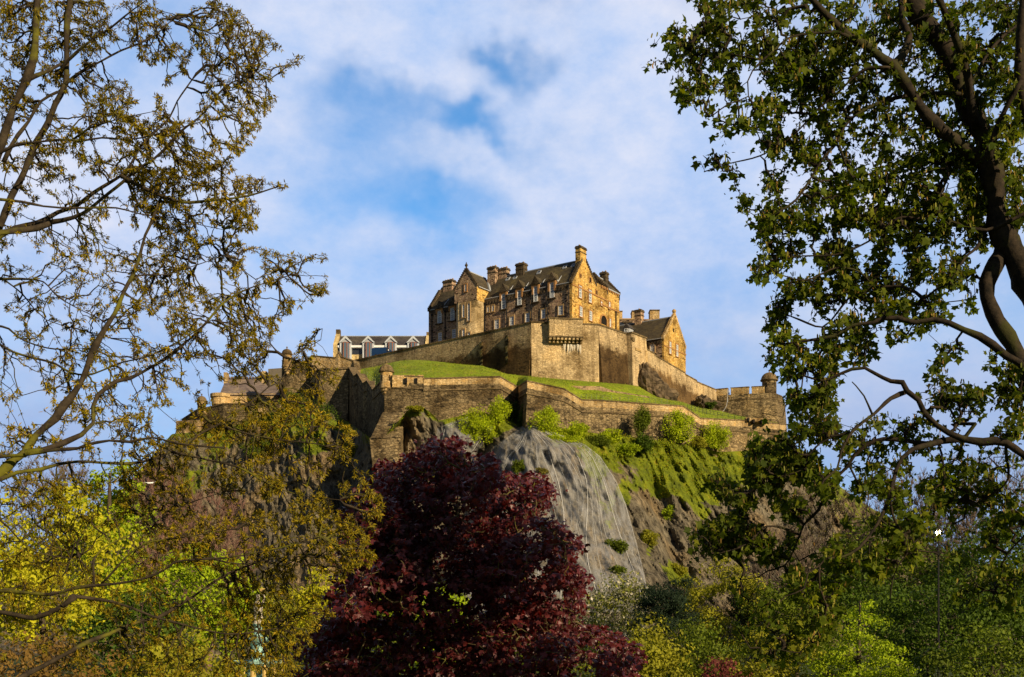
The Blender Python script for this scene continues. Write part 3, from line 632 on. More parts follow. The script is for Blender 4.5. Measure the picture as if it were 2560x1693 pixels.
def band(mb, pts, dz0, dz1, proud, thick, m=0, batter=0.0):
    nn = normals2(pts)
    for i in range(len(pts)-1):
        (x0, y0, z0), (x1, y1, z1) = pts[i], pts[i+1]; a, b = nn[i], nn[i+1]; o = proud-batter*dz0; q = thick
        mb.hexa([(x0+a[0]*o, y0+a[1]*o, z0+dz0), (x1+b[0]*o, y1+b[1]*o, z1+dz0), (x1-b[0]*q, y1-b[1]*q, z1+dz0), (x0-a[0]*q, y0-a[1]*q, z0+dz0),
                 (x0+a[0]*o, y0+a[1]*o, z0+dz1), (x1+b[0]*o, y1+b[1]*o, z1+dz1), (x1-b[0]*q, y1-b[1]*q, z1+dz1), (x0-a[0]*q, y0-a[1]*q, z0+dz1)], m)
PP = lambda lst: [P(*q) for q in lst]
# upper bastion: left flank, front, right flank
b_l = PP([(884.5, 903.5, 272.7), (1040, 868.7, 259.3), (1200, 835.5, 247.2), (1328, 807, 238.0)])
b_f = PP([(1328, 807, 238.0), (1455, 812, 239.2), (1496, 813, 239.6)]); b_r = PP([(1496, 813, 239.6), (1571, 838, 248.0)])
bas = thing('bastion', 'tall angular stone bastion with stained battered faces carrying the great hall, above the grass bank', 'castle wall', P(1400, 960, 245))
wall_run('wall', b_l, 16, M['bast'], bas, batter=.06, thick=1.5)
wall_run('wall', b_f, 16, M['bastf'], bas, batter=.07, thick=1.5)
wall_run('wall', b_r, 17, M['bast'], bas, batter=.09, thick=1.5)
for q_ in (b_l+[P(1371, 808.7, 238.4)], [P(1455, 812, 239.2)]+b_f[2:]+b_r[1:]):
    k = MB(); band(k, q_, -.02, .28, .15, 1.6); k.build('coping', M['cope'], bas)
FB = Front(P(1371, 808, 238)[0], 238.0, 0.09)      # frame on the bastion front
wd = 84/2844*238.5
k = MB(); k.box(FB, 0, wd, -1.5, .6, 59.9, 63.4); k.box(FB, -.15, wd+.15, -1.65, .7, 63.4, 63.7, 1); k.box(FB, -.1, wd+.1, -1.6, .0, 59.65, 59.95, 1)
n_ = 9
for i in range(n_):
    a = i*(wd-.5)/(n_-1); k.box(FB, a, a+.5, -1.45, .0, 59.2, 59.65); k.box(FB, a+.03, a+.47, -.8, .0, 58.75, 59.2)
k.build('machicolation', [M['bastf'], M['cope']], bas)
k = MB(); rr = random.Random(3)
for i in range(11):
    a = 3.3+i*.34+rr.uniform(-.1, .1); top = 58.7-rr.uniform(0, .3); h = rr.uniform(.8, 2.4); wd_ = rr.uniform(.06, .15)
    sl = rr.uniform(-.15, .12); z0 = top-h; y_ = lambda z: -.03-.07*(63-z)
    k.mesh([FB(a-wd_, y_(top), top), FB(a+wd_, y_(top), top), FB(a+wd_*.8+sl*.5, y_(top-h*.5), top-h*.5), FB(a+sl, y_(z0), z0), FB(a-wd_*.8+sl*.5, y_(top-h*.5), top-h*.5)], [(0, 1, 2, 3, 4)])
M['lime'] = plain('lime streaks', (.62, .56, .46), 0.9, var=.2)
k.build('lime_streaks', M['lime'], bas, fix=False)
k = MB()   # projecting toothing stones and dark gaps left by demolished cross walls
for px, py0, py1, D in ((1203, 858, 918, 247.3), (1267, 842, 912, 242.4)):
    y = py0; i = 0
    while y < py1:
        h = rr.uniform(3, 6); o = .55 if i % 2 else .25; x0, _, z1 = P(px-rr.uniform(2, 5), y, D); x1, _, z0 = P(px+rr.uniform(2, 5), y+h*.6, D)
        bt = .06*(69-z1)+.0
        k.hexa([(x0, D-bt-o, z0), (x1, D-1.6-bt-o, z0), (x1, D+1, z0), (x0, D+1, z0), (x0, D-bt-o, z1), (x1, D-1.6-bt-o, z1), (x1, D+1, z1), (x0, D+1, z1)], 0 if rr.random() < .5 else 1)
        y += h; i += 1
k.build('toothing_stones', [M['darkst'], M['bastf']], bas)
# square pier
pier = MB(); PF = Front(*P(1571, 838, 247.0)[:2], math.atan2(4.7, (1613-1571)/2844*250)); pw = math.hypot(4.7, 3.7)
pb = thing('wall_pier', 'pale square buttress pier ending the bastion beside the descending wall', 'castle wall', P(1592, 965, 249))
pier.hexa([PF(-.5, -1.6, 47), PF(pw+.9, -1.9, 47), PF(pw+.9, 3, 47), PF(-.5, 3, 47), PF(0, -.8, 63), PF(pw, -.8, 63), PF(pw, 3, 63), PF(0, 3, 63)])
pier.build('wall', M['ramp'], pb)
k = MB(); k.box(PF, -.15, pw+.15, -1.0, 3, 63, 63.3, 1); k.box(PF, 1.2, 3.4, -1.15, -.6, 59.5, 60.1); k.box(PF, pw-.7, pw+.1, -1.15, -.6, 57.5, 60.2); k.box(PF, -.05, .9, -1.12, -.6, 61.3, 62.1, 1)
k.build('corbel', [M['par'], M['cope']], pb)
# wall running down to the round battery, with stepped parapet
rp = PP([(1613, 872, 252.5), (1636, 886, 256), (1636.2, 889, 256), (1713, 934, 268), (1713.2, 937.5, 268), (1742, 953, 273), (1742.2, 956, 273), (1789.5, 975.5, 281)])
rt = thing('descending_wall', 'long battered wall with pale stepped parapet descending west from the pier to the battery', 'castle wall', P(1700, 1010, 265))
wall_run('wall', rp, 15, M['ramp'], rt, batter=.12, thick=1.2)
k = MB(); band(k, rp, -.02, .25, .12, 1.3)
for px in (1626, 1650, 1673, 1697):
    i = (px-1613)/(1789-1613); D = 252.5+i*28.5; y = np.interp(px, [1613, 1713, 1790], [872, 934, 975]); x, _, z = P(px, y, D); 
    k.hexa([(x-.3, D-.55, z-4.2), (x+.3, D-.15, z-4.2), (x+.3, D+.5, z-4.2), (x-.3, D+.5, z-4.2), (x-.3, D-.3, z-.2), (x+.3, D+.1, z-.2), (x+.3, D+.5, z-.2), (x-.3, D+.5, z-.2)], 1)
k.build('coping', [M['cope'], M['par']], rt)
# round battery with embrasures
bt = thing('battery', 'crenellated stone battery with wide embrasures and a string course at the west end', 'castle wall', P(1860, 1060, 280))
bp_ = PP([(1789.5, 978, 281), (1830, 974.5, 279.3), (1870, 971, 278.2), (1908, 968, 277.4), (1940, 967, 277.8), (1956, 968, 281), (1962, 969, 288)])
z_ = bp_[0][2]; bp_ = [(x, y, CZ+57.9) for x, y, z in bp_]
low_ = [(x, y, z-1.6) for x, y, z in bp_]
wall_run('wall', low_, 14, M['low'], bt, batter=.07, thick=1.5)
def cren(mb, pts, spans, z0, z1, thick=1.1, m=0, m2=1):
    """merlons between pixel columns"""
    xs = [HX+F*p[0]/p[1] for p in pts]
    for a, b in spans:
        qa = [float(np.interp(a, xs, [p[i] for p in pts])) for i in (0, 1)]; qb = [float(np.interp(b, xs, [p[i] for p in pts])) for i in (0, 1)]
        d = np.array(qb)-np.array(qa); l_ = np.linalg.norm(d); d /= l_; nrm = np.array((d[1], -d[0]))
        for zz0, zz1, o, mm, e in ((z0, z1, 0, m, 0), (z1, z1+.16, .1, m2, .1)):
            A = np.array(qa)-d*e; B_ = np.array(qb)+d*e
            mb.hexa([(*(A+nrm*o), zz0), (*(B_+nrm*o), zz0), (*(B_-nrm*(thick+o)), zz0), (*(A-nrm*(thick+o)), zz0), (*(A+nrm*o), zz1), (*(B_+nrm*o), zz1), (*(B_-nrm*(thick+o)), zz1), (*(A-nrm*(thick+o)), zz1)], mm)
k = MB(); cren(k, bp_, [(1790, 1818), (1827, 1872), (1879.5, 1912)], low_[0][2]-.05, bp_[0][2]); k.build('parapet', [M['par'], M['cope']], bt)
k = MB(); band(k, low_, -1.5, -1.2, .2, 1.0); k.build('string_course', M['cope'], bt)
def bartizan(parent, cx, cy, r, zb, ztop, mat='par', name='sentry_turret', rows=4):
    """corbelled round sentry turret with domed stone cap"""
    o = MB(); pr = [(r*.15, zb-r*1.9)]
    for i in range(rows): rr_ = r*(.25+.85*(i+1)/rows); zz = zb-r*1.7*(1-i/rows); pr += [(rr_*.88, zz), (rr_, zz+.1), (rr_, zz+r*1.7/rows-.05)]
    pr += [(r*1.1, zb-.02), (r*1.1, zb+.2), (r, zb+.22), (r, ztop), (0, ztop)]
    o.rev((cx, cy), pr, 28); ob = o.build(name, M[mat], parent)
    dm = MB(); hr = r*1.22; dm.rev((cx, cy), [(r*.9, ztop-.1), (hr, ztop-.05), (hr*1.03, ztop+.18), (hr*.96, ztop+.3)]+[(hr*.93*math.cos(a*math.pi/16), ztop+.3+hr*.82*math.sin(a*math.pi/16)) for a in range(1, 8)]+[(.14, ztop+.32+hr*.82), (.10, ztop+.5+hr*.82), (.2, ztop+.65+hr*.82), (.12, ztop+.85+hr*.82), (0, ztop+.9+hr*.82)], 28)
    dm.build('dome', M['cope'], ob, smooth=False)
    sl = MB(); a = -math.pi/2+.1
    for da in (-.75, .55): sl.rev((cx, cy), [(r+.02, ztop-1.9), (r+.02, ztop-.7)], 3, a0=a+da-.10, a1=a+da+.10)
    sl.build('window_slit', M['dark'], ob, fix=False)
    return ob
x, y, z = P(1926, 966, 279.5)
bartizan(bt, x, y+1.3, 1.75, CZ+56.0, CZ+60.0, 'low'); k = MB(); k.rev((x, y+1.3), [(2.7, CZ+40), (2.25, CZ+50), (1.95, CZ+55.6), (0, CZ+56)], 28); k.build('turret_base', M['low'], bt)
# outer defensive wall
T = [(951.7, 958, 224.5), (962, 950, 222.0), (981, 941, 221.6), (1058, 943.5, 220.8), (1060, 948.5, 220.7), (1249, 943.5, 221.5), (1294.7, 969.8, 228.5), (1318.8, 954.6, 215.5), (1408.6, 974, 219.0), (1454, 1001.5, 221.2), (1500, 1003, 222.6), (1708.4, 1017.4, 231.6), (1750.8, 1047.7, 233.5), (1868, 1053, 238.5), (1912, 1058, 241.5), (1948, 1061, 246), (1965, 1063, 262)]
ow = thing('outer_wall', 'long brown rubble wall with pale parapet zigzagging across the top of the crag', 'castle wall', P(1330, 1060, 222))
TW = PP(T)
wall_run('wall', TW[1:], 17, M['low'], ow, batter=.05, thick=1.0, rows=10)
k = MB(); band(k, TW[1:], -2.0, -.0, .06, .95); band(k, TW[1:4], .0, .25, .14, 1.0, 1); band(k, TW[4:], .0, .25, .16, 1.0, 1); k.build('parapet', [M['par'], M['cope']], ow)
k = MB(); band(k, TW[1:], -2.35, -2.02, .30, .5); k.build('string_course', M['cope'], ow)
# raised embrasured section next to the turret
k = MB(); seg = PP([(981, 938, 221.6), (996, 943, 221.4), (1058, 942, 220.8)]); 
for a, b, zt in ((981, 1010.5, 0), (1018, 1037, 0), (1044, 1058, 0)):
    A = P(a, 943-(.4 if a > 1000 else 0), 221.2); B_ = P(b, 942.6, 221.2); k.hexa([(A[0], A[1]-.1, A[2]-2), (B_[0], B_[1]-.1, A[2]-2), (B_[0], B_[1]+1.1, A[2]-2), (A[0], A[1]+1.1, A[2]-2), (A[0], A[1]-.1, A[2]+.35), (B_[0], B_[1]-.1, A[2]+.35), (B_[0], B_[1]+1.1, A[2]+.35), (A[0], A[1]+1.1, A[2]+.35)])
A = P(1863, 1055, 238.6); B_ = P(1918, 1056, 240.5); zt = CZ+(HY-1045.5)/F*238.6
k.hexa([(A[0], 237.9, A[2]), (B_[0], 239.4, A[2]), (B_[0], 241, A[2]), (A[0], 239.5, A[2]), (A[0], 237.9, zt), (B_[0], 239.4, zt), (B_[0], 241, zt), (A[0], 239.5, zt)])
k.build('merlon', M['par'], ow)
k = MB()
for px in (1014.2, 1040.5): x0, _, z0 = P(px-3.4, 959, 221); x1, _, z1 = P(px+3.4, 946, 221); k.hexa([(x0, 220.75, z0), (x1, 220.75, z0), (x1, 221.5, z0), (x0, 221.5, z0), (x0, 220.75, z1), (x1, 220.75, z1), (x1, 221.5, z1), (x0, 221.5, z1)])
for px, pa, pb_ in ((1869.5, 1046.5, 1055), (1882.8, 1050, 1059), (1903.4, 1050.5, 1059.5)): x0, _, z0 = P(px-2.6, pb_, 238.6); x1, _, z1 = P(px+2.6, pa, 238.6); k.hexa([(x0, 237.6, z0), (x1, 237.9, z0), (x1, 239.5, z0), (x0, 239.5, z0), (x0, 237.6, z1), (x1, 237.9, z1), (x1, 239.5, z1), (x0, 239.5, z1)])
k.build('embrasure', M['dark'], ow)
cx, _, _ = P(965, 960, 222.0)
tb = bartizan(ow, cx, 222.6, 1.22, CZ+(HY-965)/F*222, CZ+(HY-929)/F*222, 'par')
# sloping masonry foot under the corner
k = MB(); 
def quadP(mb, a, b, c, d, m=0, dd=3.0):
    A, B, C, D_ = P(*a), P(*b), P(*c), P(*d); mb.hexa([A, B, (B[0], B[1]+dd, B[2]), (A[0], A[1]+dd, A[2]), D_, C, (C[0], C[1]+dd, C[2]), (D_[0], D_[1]+dd, D_[2])], m)
quadP(k, (926, 1096, 213), (1001, 1094, 213.5), (1018, 1031, 221), (957, 1031, 221), 0, 7)
quadP(k, (932, 1170, 211), (1008, 1170, 211.5), (1001, 1094, 213.7), (924, 1096, 213.2), 0, 9)
k.build('plinth', M['low'], ow)
# zigzag wall climbing from the corner turret to the left bastion
Zg = PP([(872.3, 920, 255.0), (885.7, 942.6, 248.5), (894.3, 936, 246.8), (908.6, 960.8, 240.8), (918.2, 954, 238.8), (932.5, 977, 232.0), (951.7, 957, 226.0), (959, 951, 223.0)])
zw = thing('zigzag_wall', 'dark shaded wall stepping down in a zigzag between the upper works and the corner turret', 'castle wall', P(915, 1040, 236))
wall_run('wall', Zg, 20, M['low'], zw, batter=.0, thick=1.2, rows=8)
k = MB(); band(k, Zg, .0, .25, .16, 1.7, 0); band(k, Zg, -1.9, -1.6, .2, .4); k.build('coping', M['cope'], zw)
# left bastion and its parapets
lb = thing('left_bastion', 'low broad bastion left of the zigzag wall with a tall lit parapet', 'castle wall', P(830, 1000, 256))
lb1 = PP([(776, 937, 268), (801.5, 922.5, 256), (872.3, 920, 255.0)])
wall_run('wall', lb1, 14, M['low'], lb, batter=.09, thick=2.0)
k = MB(); band(k, lb1, -.3, .1, .25, 1.0); k.build('string_course', M['cope'], lb)
lb2 = PP([(752, 918, 274), (780, 890.5, 262), (839, 895.5, 260), (846, 880, 259.6), (851, 892, 259.6), (884.5, 904, 258.5), (888, 925, 256.5)])
wall_run('parapet', lb2, 6, M['par'], lb, batter=.0, thick=1.2)
k = MB(); band(k, lb2, -.02, .22, .12, 1.3); k.build('coping', M['cope'], lb)
lb3 = PP([(705, 903, 266), (727, 904, 265), (758, 905, 264), (782, 893, 264)])
tw_ = thing('turret_wall', 'short stone wall with round domed sentry turret standing against the sky left of the low bastion', 'castle wall', P(735, 980, 266))
wall_run('wall', lb3, 22, M['low'], tw_, batter=.04, thick=1.2)
k = MB(); band(k, lb3, -.02, .2, .12, 1.3); band(k, lb3, -1.4, -1.15, .2, .5); k.build('coping', M['cope'], tw_)
x, _, _ = P(716.5, 900, 264.5); bartizan(tw_, x, 265, 1.05, CZ+(HY-914)/F*264.5, CZ+(HY-886)/F*264.5, 'par')
# buildings and walls half hidden behind the branches
lh = thing('tiled_house', 'pale stone range with brown tiled roof seen through branches on the left shoulder', 'castle building', P(620, 1050, 278))
w = MB(); bx(w, 530, 690, 984, 1080, 276, 12); w.build('wall', M['par'], lh)
r = MB(); A = [P(548, 988, 275.7), P(700, 988, 275.7), P(690, 946.5, 283), P(566, 946.5, 283), P(700, 988, 291), P(548, 988, 291)]
r.mesh(A, [(0, 1, 2, 3), (3, 2, 4, 5), (0, 3, 5), (1, 4, 2), (0, 5, 4, 1)])
for i in range(16): px = 572+i*7.6; A = P(px, 945.5, 282.6); r.tube([(A[0]-.25, A[1], A[2]), (A[0]+.3, A[1], A[2]+.12)], .3, 6)
r.build('roof', M['pantile'], lh)
k = MB(); bx(k, 654, 666, 928, 960, 281, 2); bx(k, 559, 568, 931, 960, 281, 2); k.build('chimney', M['par'], lh)
k = MB(); x, _, z = P(548, 1000, 275); k.rev((x, 276.5), [(1.0, z-5), (1.4, z-2), (2.2, z-1), (2.2, z+.6), (2.5, z+.8), (2.5, z+1.6), (0, z+1.6)], 20); k.build('round_corner', M['par'], lh)
lw = thing('left_rampart', 'grey rampart with small domed turret lowest on the left shoulder of the rock', 'castle wall', P(560, 1090, 268))
lwp = PP([(455, 1050, 277), (492, 1026, 274), (560, 1010, 268), (640, 1010, 266), (700, 1000, 262), (778, 985, 262)])
wall_run('wall', lwp, 18, M['low'], lw, batter=.08, thick=1.5)
k = MB(); band(k, lwp, -.1, .2, .15, 1.5); k.build('coping', M['cope'], lw)
x, _, _ = P(503, 1030, 271); bartizan(lw, x, 271.5, 1.0, CZ+(HY-1032)/F*271, CZ+(HY-1003)/F*271, 'par')
k = MB(); quadP(k, (600, 1120, 262), (640, 1120, 262), (668, 1020, 264), (640, 1020, 264), 0, 3); k.build('buttress', M['par'], lw); k = MB(); quadP(k, (440, 1095, 268), (500, 1095, 266), (500, 1050, 268), (440, 1052, 272), 0, 3); k.build('buttress', M['par'], lw)  # first buttress: pale stone paints in a sunlit strip of the wall

# ---- modern range with white dormers
D0 = 300.0; QF = Front(P(837, 830, D0)[0], D0, 0.0)
mr_ = thing('dormered_building', 'modern building with grey roof and four white gabled dormers behind the bastion wall', 'building', P(955, 905, D0+5))
wl = 230/F*D0
ez = (HY-866)/F*D0; rz = (HY-830.5)/F*D0; gz = 62.5
w = MB(); w.box(QF, .6, wl, 0, 9, gz, ez-2.2); w.build('wall', M['cream'], mr_)
k = MB(); k.box(QF, .8, wl-.4, .02, 8.9, ez-2.2, ez-.3); k.build('window_band', M['glassd'], mr_)
r = MB(); slab(r, QF, -.6, 4.5, .9, ez, wl-.4, ez)if False else None
r.hexa([QF(.9, -.7, ez-.25), QF(wl-.4, -.7, ez-.25), QF(wl-.4, 4.5, rz-.25), QF(.9, 4.5, rz-.25), QF(.9, -.7, ez), QF(wl-.4, -.7, ez), QF(wl-.4, 4.5, rz), QF(.9, 4.5, rz)])
r.hexa([QF(.9, 9.7, ez-.25), QF(wl-.4, 9.7, ez-.25), QF(wl-.4, 4.5, rz-.25), QF(.9, 4.5, rz-.25), QF(.9, 9.7, ez), QF(wl-.4, 9.7, ez), QF(wl-.4, 4.5, rz), QF(.9, 4.5, rz)])
r.box(QF, .9, wl-.4, 4.3, 4.7, rz-.05, rz+.12, 1); r.box(QF, .9, wl-.4, -.9, -.7, ez-.5, ez+.05, 2); r.box(QF, .9, wl-.4, -.7, 0, ez-.55, ez-.3, 2)
r.build('roof', [M['slate2'], M['lead'], M['white']], mr_)
for a0, a1 in ((-.6, .9), (wl-.4, wl+.3)):
    k = MB(); k.prism(QF, [(-.9, gz), (-.9, ez+.3), (4.3, rz+.9), (4.7, rz+.9), (9.9, ez+.3), (9.9, gz)], a0+.3, a1-.1, axis='a') if a0 < 0 else k.prism(QF, [(-.9, gz), (-.9, ez+.3), (4.3, rz+.5), (4.7, rz+.5), (9.9, ez+.3), (9.9, gz)], a0, a1, axis='a')
    k.build('gable_wall', M['cream'], mr_)
k = MB(); x0 = -.3; k.box(QF, -.3, .85, 3.8, 5.2, rz-.5, rz+1.7); k.build('chimney', M['cope'], mr_)
k = MB(); k.box(QF, wl-.4, wl+.3, 3.8, 5.2, rz-.5, rz+1.0); k.build('chimney', M['cope'], mr_)
for zx in (970, 1265, 1560, 1850):
    c = (680+zx/5.227-837)/F*D0; hw = 1.6; apex = (HY-842)/F*D0; base = (HY-858)/F*D0
    d = MB(); d.prism(QF, [(c-hw-.15, base-.2), (c, apex), (c+hw+.15, base-.2), (c+hw-.25, base-.2), (c, apex-.75), (c-hw+.25, base-.2)], -1.5, -1.0, 0)
    d.prism(QF, [(c-hw-.1, base-.05), (c, apex), (c+hw+.1, base-.05)], -1.0, 3.5, 0)
    d.prism(QF, [(c-hw+.2, base-.3), (c, apex-.6), (c+hw-.2, base-.3)], -1.2, -.9, 1)
    d.box(QF, c-hw+.1, c-hw+.55, -1.2, 1, gz+1.6, base-.05, 0); d.box(QF, c+hw-.55, c+hw-.1, -1.2, 1, gz+1.6, base-.05, 0)
    d.box(QF, c-hw+.1, c+hw-.1, -1.9, .0, gz+1.1, gz+1.9, 0)
    dm = d.build('dormer', [M['dormw'], M['lead']], mr_)
    b_ = MB(); z0, z1 = gz+1.9, base-.15   # canted glass bay
    pl = [(c-1.0, -1.1), (c-.45, -1.75), (c+.45, -1.75), (c+1.0, -1.1)]
    for (a0, t0), (a1, t1) in zip(pl, pl[1:]): b_.mesh([QF(a0, t0, z0), QF(a1, t1, z0), QF(a1, t1, z1), QF(a0, t0, z1)], [(0, 1, 2, 3)], 0)
    for a, t in pl: b_.box(QF, a-.07, a+.07, t-.07, t+.07, z0, z1, 1)
    for zz in (z0+.05, (z0+z1)/2, z1-.05, z0+(z1-z0)*.25):
        for (a0, t0), (a1, t1) in zip(pl, pl[1:]): b_.hexa([QF(a0, t0-.05, zz-.05), QF(a1, t1-.05, zz-.05), QF(a1, t1+.05, zz-.05), QF(a0, t0+.05, zz-.05), QF(a0, t0-.05, zz+.05), QF(a1, t1-.05, zz+.05), QF(a1, t1+.05, zz+.05), QF(a0, t0+.05, zz+.05)], 1)
    b_.build('bay_window', [M['glass'], M['orangewood']], mr_, fix=False)
k = MB(); k.box(QF, 2, wl*.45, -2.2, -.6, gz+.6, gz+1.5); k.build('roof_terrace', M['lead'], mr_)

# ---- blue van on the roadway
VD = 268.5; vx0 = P(929, 880, VD)[0]; vl = 5.5; zb = CZ+62.9
van = thing('panel_van', 'dark blue panel van with sloping windscreen parked behind the top of the bastion wall', 'van', (vx0+vl/2, VD, zb))
VF = lambda a, b, z: (vx0+a*.985, VD+b-a*.17, zb+z)
k = MB(); prof = [(0, .45), (0, 1.9), (.15, 2.2), (3.45, 2.28), (3.8, 2.15), (4.65, 1.45), (5.35, 1.2), (5.5, .95), (5.5, .4)]
k.prism(VF, prof, 0, 1.9); k.box(VF, .1, 3.4, -.025, 0, .95, 1.02); k.build('body', M['van'], van)
k = MB(); k.prism(VF, [(3.55, 1.25), (3.55, 2.0), (3.85, 2.0), (4.45, 1.45), (4.3, 1.25)], -.03, .0); k.prism(VF, [(3.9, 2.09), (4.62, 1.50), (4.67, 1.54), (3.95, 2.14)], .12, 1.78); k.build('window', M['glassd'], van)
for a in (1.05, 4.55):
    k = MB(); c = VF(a, -.05, .36); k.prism(VF, [(a+.36*math.cos(q*math.pi/8), .36+.36*math.sin(q*math.pi/8)) for q in range(16)], -.06, .2); wh = k.build('wheel', M['rubber'], van)
k = MB(); k.box(VF, 4.05, 4.25, -.25, -.03, 1.35, 1.65); k.build('wing_mirror', M['white'], van)
k = MB(); k.box(VF, 5.3, 5.53, -.02, .35, .9, 1.15); k.box(VF, 5.3, 5.53, 1.55, 1.92, .9, 1.15); k.build('headlight', M['glass'], van)

# ---- red and white traffic figure: tiny person leaning on the battery, flag pole and cable
def person(name, label, x, y, z, shirt, trousers, hgt=1.7, lean=0.0, hair=(.05, .03, .02)):
    me = bpy.data.meshes.new(name); k = hgt/1.75
    J = {'pel': (0, 0, .95), 'chest': (0, 0, 1.32), 'neck': (0, 0, 1.50), 'head': (0, -.02, 1.64), 'top': (0, -.01, 1.75),
         'lh': (-.10, 0, .92), 'lk': (-.12, -.03, .50), 'la': (-.12, 0, .09), 'lt': (-.12, -.16, .04), 'rh': (.10, 0, .92), 'rk': (.12, -.03, .50), 'ra': (.12, 0, .09), 'rt': (.12, -.16, .04),
         'ls': (-.19, 0, 1.42), 'le': (-.26, -.08, 1.14), 'lw': (-.18, -.30, 1.05), 'rs': (.19, 0, 1.42), 're': (.26, -.08, 1.14), 'rw': (.18, -.30, 1.05)}
    R = dict(pel=.14, chest=.15, neck=.06, head=.10, top=.07, lh=.09, rh=.09, lk=.06, rk=.06, la=.045, ra=.045, lt=.035, rt=.035, ls=.06, rs=.06, le=.045, re=.045, lw=.035, rw=.035)
    E = ['pel chest', 'chest neck', 'neck head', 'head top', 'pel lh', 'lh lk', 'lk la', 'la lt', 'pel rh', 'rh rk', 'rk ra', 'ra rt', 'chest ls', 'ls le', 'le lw', 'chest rs', 'rs re', 're rw']
    ks = list(J); me.from_pydata([tuple(c*k for c in J[q]) for q in ks], [tuple(ks.index(a) for a in e.split()) for e in E], [])
    o = bpy.data.objects.new(name, me); COL.objects.link(o); o.location = (x, y, z)
    md = o.modifiers.new('skin', 'SKIN'); me.skin_vertices[0] if me.skin_vertices else None
    for i, q in enumerate(ks): me.skin_vertices[0].data[i].radius = (R[q]*k, R[q]*k)
    me.skin_vertices[0].data[0].use_root = True
    o.modifiers.new('sub', 'SUBSURF').levels = 1; o.modifiers['sub'].render_levels = 1
    mt, nt, b = newmat(name+' cloth'); g = N(nt, 'ShaderNodeTexCoord'); sp = N(nt, 'ShaderNodeSeparateXYZ'); L(nt, g, 'Object', sp, 0)
    r = ramp(nt, [(0.0, trousers), (0.53, shirt), (0.84, (.55, .30, .22)), (0.935, hair)], 'CONSTANT')
    d = N(nt, 'ShaderNodeMath', operation='DIVIDE'); L(nt, sp, 2, d, 0); d.inputs[1].default_value = 1.78*k; L(nt, d, 0, r, 0); L(nt, r, 0, b, 'Base Color')
    me.materials.append(mt)
    tag(o, label, 'person'); return o
x, y, z = P(1865, 971, 280.5); wk = CZ+57.9-1.05
person('person', 'person in a red and white top with reddish hair standing behind the battery parapet', x, y+.6, wk, (.70, .25, .22), (.05, .05, .08), 1.85, hair=(.45, .12, .08))
x, y, z = P(1824, 974, 280.8)
person('person', 'person in a pale blue and white jacket seen through the battery embrasure', x, y+1.0, wk-.55, (.45, .52, .70), (.06, .07, .12), 1.7)
k = MB(); x, y, z = P(1819, 990, 278.6); k.tube([(x, y, z-1.5), (x, y, z+1.5)], .07, 6); pts = [P(*q) for q in ((1819, 990, 278), (1818, 1005, 277.2), (1816, 1015, 276.8), (1811, 1024, 276.5), (1803, 1034, 276))]; k.tube(pts, .05, 5)
tag(k.build('pole', M['lead'], None, P(1819, 1000, 278.5)), 'slim dark pole with a hanging cable on the face of the battery', 'pole')
# ------------------------------------------------------------------ ground, crag and grass terrace
def grassmat(name, c1, c2, c3, sc=1.0):
    m, nt, b = newmat(name); g = N(nt, 'ShaderNodeNewGeometry')
    n = N(nt, 'ShaderNodeTexNoise', i_Scale=0.22*sc, i_Detail=7.0, i_Roughness=0.65); L(nt, g, 'Position', n, 'Vector')
    r = ramp(nt, [(0.30, c1), (0.52, c2), (0.72, c3)]); L(nt, n, 'Fac', r, 0)
    n2 = N(nt, 'ShaderNodeTexNoise', i_Scale=2.2*sc, i_Detail=4.0, i_Roughness=0.8); L(nt, g, 'Position', n2, 'Vector')
    r2 = ramp(nt, [(0.36, g3(.30)), (0.52, g3(1)), (0.7, g3(1.25))]); L(nt, n2, 'Fac', r2, 0)
    mu = N(nt, 'ShaderNodeMixRGB', blend_type='MULTIPLY'); mu.inputs[0].default_value = 1; L(nt, r, 0, mu, 1); L(nt, r2, 0, mu, 2); L(nt, mu, 0, b, 'Base Color')
    n4 = N(nt, 'ShaderNodeTexNoise', i_Scale=0.5*sc, i_Detail=8.0, i_Roughness=0.75, i_Distortion=.8); L(nt, g, 'Position', n4, 'Vector')
    w4 = N(nt, 'ShaderNodeMapRange'); L(nt, n4, 'Fac', w4, 0)
    for k_, v_ in ((1, .53), (2, .64), (3, 0), (4, .8)): w4.inputs[k_].default_value = v_
    m4 = N(nt, 'ShaderNodeMixRGB'); L(nt, w4, 0, m4, 0); L(nt, mu, 0, m4, 1); m4.inputs[2].default_value = (.22, .17, .04, 1); L(nt, m4, 0, b, 'Base Color')
    bp = N(nt, 'ShaderNodeBump', i_Strength=1.0, i_Distance=0.25); L(nt, n2, 'Fac', bp, 'Height'); L(nt, bp, 0, b, 'Normal'); return m
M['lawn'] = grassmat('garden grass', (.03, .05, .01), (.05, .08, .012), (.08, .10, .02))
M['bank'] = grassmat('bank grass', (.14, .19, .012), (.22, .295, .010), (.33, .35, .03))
gv = [(-6000, -400, 0), (6000, -400, 0), (6000, 9000, 0), (-6000, 9000, 0)]
o = obj_np('ground', gv, [4], [0, 1, 2, 3], M['lawn'], None, (0, 0, 0)); tag(o, kind='structure')
